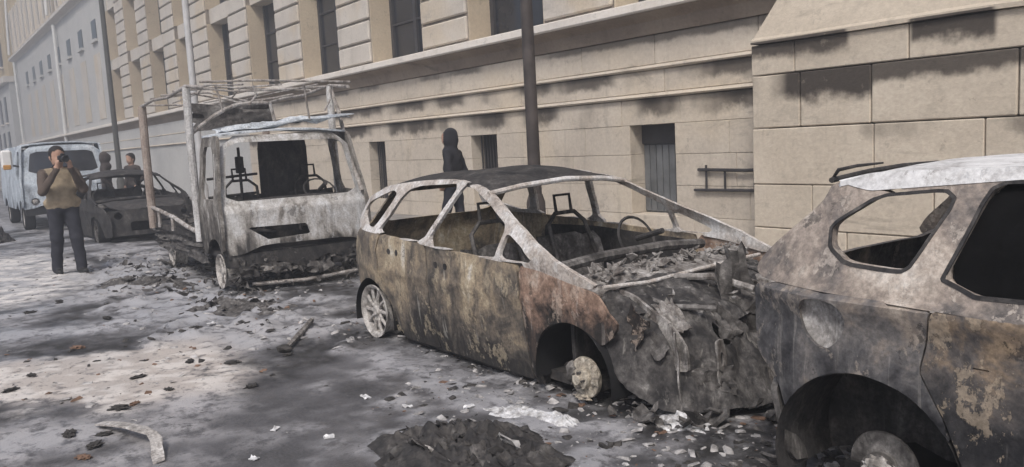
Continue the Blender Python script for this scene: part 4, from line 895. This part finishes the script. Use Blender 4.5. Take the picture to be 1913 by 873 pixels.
# ------------------------------------------------------------------ people
def capsules_body(name, caps, mats, res, parent=None, k=.028, wr=.006):
    lo = np.min([np.minimum(np.array(c[0])-c[2], np.array(c[1])-c[3]) for c in caps], 0)-.05
    hi = np.max([np.maximum(np.array(c[0])+c[2], np.array(c[1])+c[3]) for c in caps], 0)+.05
    n = np.ceil((hi-lo)/res).astype(int)+1
    G = np.stack(np.meshgrid(*[lo[i]+np.arange(n[i])*res for i in range(3)], indexing='ij'), -1)
    def dist(P, c):
        a, b = np.array(c[0]), np.array(c[1]); e = b-a; fl = np.array(c[5]) if len(c) > 5 else None
        q = P-a; t = np.clip((q@e)/max(e@e, 1e-9), 0, 1); d = q-t[..., None]*e
        if fl is not None: d = d/fl
        return np.sqrt((d**2).sum(-1))-(c[2]+(c[3]-c[2])*t)
    S = np.full(G.shape[:3], 10.0)
    for c in caps:
        i0 = np.clip(((np.minimum(np.array(c[0]), np.array(c[1]))-max(c[2], c[3])*1.7-.12-lo)/res).astype(int), 0, n); i1 = np.clip(((np.maximum(np.array(c[0]), np.array(c[1]))+max(c[2], c[3])*1.7+.12-lo)/res).astype(int)+1, 0, n)
        sl = tuple(slice(a, b) for a, b in zip(i0, i1)); d = dist(G[sl], c); o = S[sl]
        kk = k if min(c[2], c[3]) > .02 else .006
        h = np.maximum(kk-np.abs(o-d), 0)/kk; S[sl] = np.minimum(o, d)-h*h*kk*.25
    P0 = G; S = S+wr*(np.sin(P0[..., 2]*31+P0[..., 0]*17)*np.sin(P0[..., 1]*23+P0[..., 2]*11))*(P0[..., 2] < 1.38)
    P, F = surface_nets(S, lo, res)
    lab = np.argmin(np.stack([dist(P, c) for c in caps], -1), -1); li = np.array([c[4] for c in caps])[lab]
    me = bpy.data.meshes.new(name); me.from_pydata(P.tolist(), [], F.tolist())
    for m in mats: me.materials.append(m)
    me.polygons.foreach_set('material_index', np.array([np.bincount(li[f]).argmax() for f in F], dtype=np.int32)); me.shade_smooth()
    return link('body' if parent else name, me, None, parent)
def figure(ht=1.75, arms='down', skin=0, top=1, sleeve=2, legs=3, shoe=4, hair=5, step=.10, fingers=False, hood=False, turn=.0):
    """capsules in body space: x forward, y left"""
    s = ht/1.75; C = []
    def c(a, b, ra, rb, l, fl=None):
        q = [tuple(v*s for v in a), tuple(v*s for v in b), ra*s, rb*s, l]
        if fl: q.append(fl)
        C.append(tuple(q))
    bk = 1.14 if fingers else 1.0
    for sd, st in ((1, step), (-1, -step*.6)):
        c((0, .095*sd, .90), (st*.45+.02, .11*sd, .50), .092*bk, .070*bk, legs); c((st*.45+.02, .11*sd, .50), (st*.9-.03, .115*sd*bk, .09), .070*bk, .060*bk, legs)
        c((st*.9-.05, .115*sd, .05), (st*.9+.12, .135*sd, .04), .048, .040, shoe)
    c((0, -.06, .93), (0, .06, .93), .115, .115, legs, (.95, 1.1, 1)); c((0, 0, .99), (0, 0, 1.20), .125*bk, .135*bk, top, (.88, 1.22, 1)); c((0, -.075, 1.0), (0, .075, 1.0), .125*bk, .125*bk, top, (.9, 1.1, .75)); c((0, 0, 1.20), (-.01, 0, 1.36), .14*bk, .13, top, (.85, 1.32, 1))
    c((-.01, -.13, 1.41), (-.01, .13, 1.41), .068, .068, top); c((-.01, 0, 1.42), (.01, 0, 1.53), .058, .052, skin if not hood else top)
    hd = Vector((.02, 0, 1.63)); ct, sn = math.cos(turn), math.sin(turn)
    def hp(x, y, z): return (hd.x+x*ct-y*sn, hd.y+x*sn+y*ct, hd.z+z)
    if hood:
        c(hp(-.02, 0, -.03), hp(-.02, 0, .045), .112, .105, top); c(hp(.05, 0, -.03), hp(.055, 0, .02), .072, .07, skin); c(hp(-.02, 0, -.12), hp(0, 0, -.2), .09, .12, top)
    else:
        c(hp(0, 0, -.05), hp(-.005, 0, .04), .078, .088, skin, (1.08, .92, 1)); c(hp(.03, 0, -.085), hp(.04, 0, -.05), .045, .05, skin)
        c(hp(.088, 0, -.005), hp(.104, 0, -.032), .011, .015, skin); c(hp(-.01, .082, -.01), hp(-.01, .082, -.035), .016, .012, skin); c(hp(-.01, -.082, -.01), hp(-.01, -.082, -.035), .016, .012, skin)
        c(hp(-.035, 0, .0), hp(-.03, 0, .055), .096, .10, hair, (1.05, .98, 1)); c(hp(.035, -.03, .085), hp(.035, .03, .085), .04, .04, hair); c(hp(-.05, 0, -.08), hp(-.05, 0, 0), .06, .08, hair)
    for sd in (1, -1):
        sh = (-.01, .195*sd, 1.40)
        if arms == 'camera':
            el = (.16, .25*sd, 1.17); wr_ = (.305, .085*sd, 1.46); hn = (.325, .07*sd, 1.55)
        elif arms == 'pocket':
            el = (-.07, .27*sd, 1.13); wr_ = (.07, .20*sd, .95); hn = (.12, .17*sd, .90)
        else:
            el = (-.03, .25*sd, 1.12); wr_ = (.05, .26*sd, .88); hn = (.07, .255*sd, .80)
        c(sh, el, .062*bk, .050*bk, sleeve); c(el, wr_, .049*bk, .036, sleeve if sd*0 == 0 else skin); c(wr_, hn, .032, .034, skin, (.9, .9, 1))
        if fingers:
            for q in range(4):
                b = Vector(hn)+Vector((.012*q-.012, -.005*sd, .02)); C_ = b+Vector((.008, -.035*sd, .028-.008*q)); e = C_+Vector((.0, -.028*sd, .0))
                c(tuple(b), tuple(C_), .0105, .010, skin); c(tuple(C_), tuple(e), .010, .009, skin)
            c((hn[0]-.03, hn[1], hn[2]-.03), (hn[0]-.045, hn[1]-.035*sd, hn[2]+.01), .012, .010, skin)
        else: c(hn, (hn[0]+.02, hn[1], hn[2]-.06 if arms == 'down' else hn[2]-.02), .026, .014, skin)
    return C
P1 = empty('person', (-12.95, 1.80, .0), R(4)); tag(P1, 'person in tan vest and dark trousers raising a camera to the face', 'person')
capsules_body('person', figure(1.80, 'camera', fingers=True, step=.16, turn=.0), [M['skin'], M['vest'], M['sleeve'], M['trousers'], M['shoe'], M['hair']], .0105, P1)
cm = empty('photo_camera', (0, 0, 0)); cm.matrix_world = Matrix.Translation((-12.95, 1.80, 0)) @ Matrix.Rotation(R(4), 4, 'Z'); tag(cm, 'black photo camera held to the face of the person in the tan vest', 'camera')
MB().box((.345, 0, 1.645), (.06, .135, .092), ch=.014).build('camera_body', M['blackplastic'], cm)
MB().lathe([(0, 0), (.04, 0), (.042, .05), (.046, .055), (.046, .12), (.04, .125), (.036, .11), (0, .105)], 20, 'x', (.37, 0, 1.64)).build('lens', M['blackplastic'], cm)
MB().box((.345, 0, 1.702), (.05, .055, .03), ch=.008).build('viewfinder', M['blackplastic'], cm)
MB().tube([(.33, .06, 1.63), (.20, .11, 1.54), (.06, .10, 1.53), (-.06, .0, 1.52), (.06, -.10, 1.53), (.20, -.11, 1.54), (.33, -.06, 1.63)], .008, 6).build('strap', M['blackplastic'], cm)
def simple_person(loc, rz, ht, mats, label, group=None, **k):
    p = empty('person', loc, rz); tag(p, label, 'person', group); capsules_body('person', figure(ht, **k), mats, .015, p); return p
simple_person((-9.3, 6.05, .12), R(212), 1.64, [M['skin'], M['hood'], M['hood'], M['trousers'], M['shoe'], M['hair']], 'person in a black hooded coat on the pavement by the palace wall', arms='pocket', hood=True, step=.2)
simple_person((-21.4, 3.97, .0), R(80), 1.78, [M['coat'], M['coat'], M['coat'], M['trousers'], M['shoe'], M['hair']], 'person in a brown coat and hood behind the soot-black car', arms='pocket', hood=True)
simple_person((-21.7, 4.62, .0), R(-60), 1.72, [M['skin'], M['coat'], M['coat'], M['trousers'], M['shoe'], M['hair']], 'bareheaded person in a brown coat behind the soot-black car', arms='pocket')

# ------------------------------------------------------------------ debris on the road
def gz(x, y): 
    i = int(np.argmin(abs(gx-x))); j = int(np.argmin(abs(gy-y))); return float(GZ[i, j])
# bent strip in the foreground, stick by the hatchback's tail
def ribbon(name, pts, w, th, mat):
    """flat bent strip lying roughly level"""
    V = []; F = []; m = len(pts); P = [Vector(p) for p in pts]
    for i, p in enumerate(P):
        t_ = (P[min(i+1, m-1)]-P[max(i-1, 0)]).normalized(); sd = t_.cross(Vector((0, 0, 1))).normalized(); ww = w*(1+.25*nz(i*.9, 3.1, 2)); tw = .35*nz(i*.6, 1.2, 5)
        up_ = (Vector((0, 0, 1))+sd*tw).normalized(); sd = (sd-up_*sd.dot(up_)).normalized()
        V += [p+sd*ww/2+up_*th/2, p-sd*ww/2+up_*th/2, p-sd*ww/2-up_*th/2, p+sd*ww/2-up_*th/2]
    for i in range(m-1):
        for k in range(4): F.append((4*i+k, 4*i+(k+1) % 4, 4*i+4+(k+1) % 4, 4*i+4+k))
    F += [(0, 1, 2, 3), tuple(4*(m-1)+k for k in range(4))]
    return link(name, mk(name, V, F, 40), mat)
b = ribbon('bent_metal_strip', [(-5.24, .79, .025), (-5.12, .82, .045), (-5.0, .86, .06), (-4.88, .885, .075), (-4.76, .92, .08), (-4.66, .95, .075), (-4.59, .955, .06), (-4.52, .94, .04), (-4.45, .925, .02), (-4.36, .91, .012)], .062, .008, M['alloy'])
tag(b, 'bent pale metal strip lying on the bare asphalt in the foreground', 'metal strip')
b = empty('scrap_lath', (-6.4, 2.55, .0)); tag(b, 'narrow pale scrap lath lying on the road near the rear wheel', 'metal strip')
MB().tube([(.30, -.26, .025), (.05, -.05, .05), (-.38, .26, .07)], [.018, .028, .022], 6).build('lath', M['wreck'], b); lump('charred_end', .07, .05, .03, 4, M['chip'], b, (.30, -.27, .03), .5, 2)
b = MB().tube([(-3.55, 1.95, .05), (-3.40, 1.97, .06), (-3.22, 1.98, .03)], .010, 6).build('pale_rod', M['alloy']); tag(b, 'thin pale rod sticking out of the charred heap in the foreground', 'rod')
def puddle(cx, cy, rx, ry, rz, seed, label):
    V = []; F = []; n = 64; rings = 14
    V.append((0, 0, .022))
    for r in range(1, rings+1):
        for k in range(n):
            a = 2*math.pi*k/n; e = 1+.5*nz(math.cos(a)*1.6+seed, math.sin(a)*1.6, seed)+.38*nz(math.cos(a)*5+seed, math.sin(a)*5, seed)+.12*nz(math.cos(a)*13, math.sin(a)*13, seed)
            q = r/rings; x, y = math.cos(a)*rx*e*q, math.sin(a)*ry*e*q
            V.append((x, y, (.020+.03*nz(x*14, y*14, seed)+.012*nz(x*45, y*45, seed))*(1-q**3)*1.0+(.004 if r < rings else -.012)))
    F += [(0, 1+k, 1+(k+1) % n) for k in range(n)]
    for r in range(rings-1):
        for k in range(n): a = 1+r*n+k; b_ = 1+r*n+(k+1) % n; F.append((a, a+n, b_+n, b_))
    o = link('melt_puddle', mk('melt_puddle', V, F, 60), M['puddle'], None, (cx, cy, gz(cx, cy)), (0, 0, rz)); tag(o, label, 'melt puddle', 'pale puddles of melted metal'); return o
puddle(-3.66, 2.70, .17, .10, .35, 1.5, 'broad pale puddle of melted metal beside the front hub of the hatchback')
puddle(-3.38, 2.76, .20, .055, .2, 4.2, 'narrow pale melt streak just in front of the hatchback hub')
puddle(-2.92, 3.20, .22, .11, .0, 7.7, 'jagged pale melt puddle between the hatchback nose and the nearest car')
lump('melt_crust', .12, .07, .05, 12.1, M['puddle'], None, (-2.80, 3.20, .03), .3, 3, .6); tag(bpy.context.scene.objects['melt_crust'], 'raised jagged crust of pale melted metal at the hatchback nose', 'melt crust')
# charred heap in the foreground
def heap(cx, cy, rx, ry, h, seed, mat, label, n=70, name='charred_heap'):
    V = []; F = []
    for i in range(n):
        for j in range(n):
            x, y = (i/(n-1)*2-1), (j/(n-1)*2-1); d = math.hypot(x, y)*(1+.35*nz(x*1.6+seed, y*1.6, seed))
            f = max(0, 1-d*d); z = h*f*(.45+.9*abs(nz(x*3.2+seed, y*3.2, 2))+.45*nz(x*8, y*8, seed)+.3*nz(x*19, y*19, seed)+.15*nz(x*40, y*40, 1)) if f > 0 else -.02
            V.append((x*rx, y*ry, z-.004))
    for i in range(n-1):
        for j in range(n-1): F.append((i*n+j, (i+1)*n+j, (i+1)*n+j+1, i*n+j+1))
    p = empty(name, (cx, cy, gz(cx, cy)), R(25)); tag(p, label, 'debris heap')
    link('char_mound', mk('char_mound', V, F, 60), mat, p)
    scraps('loose_bits', p, 70, lambda r: (lambda a, q: (math.cos(a)*rx*q*.9, math.sin(a)*ry*q*.9, h*.5*(1-q*q)+r.uniform(0, .02)))(r.uniform(0, 6.28), r.random()**.6), M['soot'], int(seed*10), .02, .13)
    for k in range(4):
        a = random.uniform(0, 6.28); crumple('char_flake', random.uniform(.1, .2), random.uniform(.06, .12), M['char' if k else 'chip2'], p, (math.cos(a)*rx*.45, math.sin(a)*ry*.45, h*.5), (random.uniform(-.7, .7), random.uniform(-.7, .7), a), .03, 6, k+seed)
    return p
heap(-3.32, 2.14, .56, .40, .12, 3.3, M['soot'], 'low heap of charred debris on the road in the foreground')
heap(-8.25, 2.62, .75, .42, .09, 8.4, M['char'], 'flat grey-black drift of burnt scraps beside the front wheel of the truck')
heap(-10.9, 2.35, .85, .40, .10, 11.2, M['char'], 'flat drift of charred scraps along the side of the flatbed truck')
heap(-20.0, 1.45, .45, .35, .30, 5.1, M['soot'], 'black heap of burnt debris on the road before the pale blue van')
# single chunks one can pick out
CH = [(-8.80, 1.50, .10), (-7.55, 2.0, .09), (-7.9, 2.35, .08), (-7.65, 1.05, .09), (-6.55, .45, .08), (-6.9, .62, .07), (-6.2, 1.22, .08), (-6.35, 1.62, .08), (-6.05, 1.85, .09), (-5.55, 1.05, .06), (-5.7, 1.30, .06), (-5.95, 2.25, .06),
      (-5.2, .62, .09), (-5.05, .78, .07), (-4.9, .70, .09), (-4.75, .62, .07), (-5.35, 1.75, .08), (-10.4, 1.3, .09), (-9.9, .95, .09), (-10.8, 2.2, .10), (-5.5, .95, .10)]
ms = []
for k in range(6):
    o = lump('debris_chunk', .6, .34, .13, 3.1*k+1, M['chip' if k != 3 else 'chip3'], None, (0, 0, 0), 0, 3, .9, 2.4); ms.append(o.data); bpy.data.objects.remove(o)
for k, (x, y, r) in enumerate(CH):
    o = link('debris_chunk', ms[k % 6], None, None, (x, y, gz(x, y)+.12*r), (0, 0, k*1.3)); o.scale = (r, r, r*1.1)
    where = 'close to the bent pale strip in the foreground' if x > -5.3 else 'on the tan ash patch' if x > -7.0 and y < 1.75 else 'near the rear wheel of the rusty hatchback' if x > -7.2 else 'on the grey ash between the truck and the tan patch' if x > -9.0 else 'on the grey ash near the feet of the photographer'
    tag(o, 'small charred chunk lying '+where, 'debris', 'charred chunks '+where)
for k, (x, y, r) in enumerate([(-7.45, 2.12, .10), (-4.05, 1.72, .06), (-4.4, 1.55, .05), (-4.55, 2.2, .07), (-4.2, 2.3, .06), (-6.85, 2.25, .07), (-4.05, 1.3, .05), (-3.9, 2.55, .06)]):
    o = crumple('ash_flake', r, r*.6, M['puddle'], None, (x, y, gz(x, y)+.012), (0.1, -.1, k*1.1), .015, 5, k*3.0); tag(o, 'small white flake lying on the grey asphalt', 'debris', 'white flakes scattered on the road')
# uncountable chips and ash crumbs
def chips(name, n, mat, label, seed, wt, smin, smax):
    r = np.random.default_rng(seed); W = wt.copy(); W[(GX < -23.5) | (GX > .9) | (GY < -.5)] = 0
    p = (W/W.sum()).ravel(); k = r.choice(p.size, n, p=p); X = GX.ravel()[k]+r.uniform(-.03, .03, n); Y = GY.ravel()[k]+r.uniform(-.03, .03, n); Zg = GZ.ravel()[k]
    V = np.zeros((n, 8, 3)); sgn = np.array([(-1,-1,-1),(1,-1,-1),(1,1,-1),(-1,1,-1),(-.7,-.6,1),(.6,-.8,1),(.8,.6,1),(-.6,.7,1)], float)
    a = smin+(smax-smin)*r.random(n)**4.0; dims = np.stack([a, a*r.uniform(.3, .9, n), a*r.uniform(.06, .25, n)], -1)/2
    L = sgn[None]*dims[:, None, :]*(1+r.uniform(-.3, .3, (n, 8, 3))); tl_ = r.uniform(-.35, .35, (n, 2)); an = r.uniform(0, 6.28, n); ca, sa = np.cos(an), np.sin(an)
    V[..., 0] = L[..., 0]*ca[:, None]-L[..., 1]*sa[:, None]; V[..., 1] = L[..., 0]*sa[:, None]+L[..., 1]*ca[:, None]; V[..., 2] = L[..., 2]+L[..., 0]*tl_[:, :1]+L[..., 1]*tl_[:, 1:]
    V += np.stack([X, Y, Zg+dims[:, 2]*.7], -1)[:, None, :]
    f = np.array([(0,3,2,1),(4,5,6,7),(0,1,5,4),(1,2,6,5),(2,3,7,6),(3,0,4,7)]); Fc = (f[None]+8*np.arange(n)[:, None, None]).reshape(-1, 4)
    me = bpy.data.meshes.new(name); me.from_pydata(V.reshape(-1, 3).tolist(), [], Fc.tolist()); tag(link(name, me, mat), label, 'debris', kind='stuff')
wgt = .025+1.1*rubble*np.clip(N2+.1, 0, 1)*2*np.clip((GY-1.2)/1.2, .1, 1)+.9*front+.7*np.clip(under, 0, 1)+.25*beige-.12*smooth_a
wgt = np.clip(wgt, .008, None)
chips('charred_crumbs', 3000, M['chip'], 'black burnt crumbs strewn over the ashy road', 1, wgt, .008, .085)
chips('ash_crumbs', 5000, M['chip2'], 'pale grey ash crumbs strewn over the road', 2, wgt, .008, .08)
chips('rust_crumbs', 900, M['chip3'], 'rusty brown crumbs strewn over the road', 3, wgt+.3*beige, .008, .07)

# ------------------------------------------------------------------ smoky air left by the fires
hz = NT('smoky_air'); hz.t.nodes.remove(hz.b)
vol = hz.n('ShaderNodeVolumePrincipled'); vol.inputs['Color'].default_value = (.86, .88, .92, 1); vol.inputs['Density'].default_value = .0115; vol.inputs['Anisotropy'].default_value = .3
hz.t.links.new(vol.outputs[0], hz.t.nodes['Material Output'].inputs['Volume'])
tag(MB().box((-200, -247, 8.6), (1500, 560, 19.4)).build('haze', hz.m, smooth=0), kind='stuff')
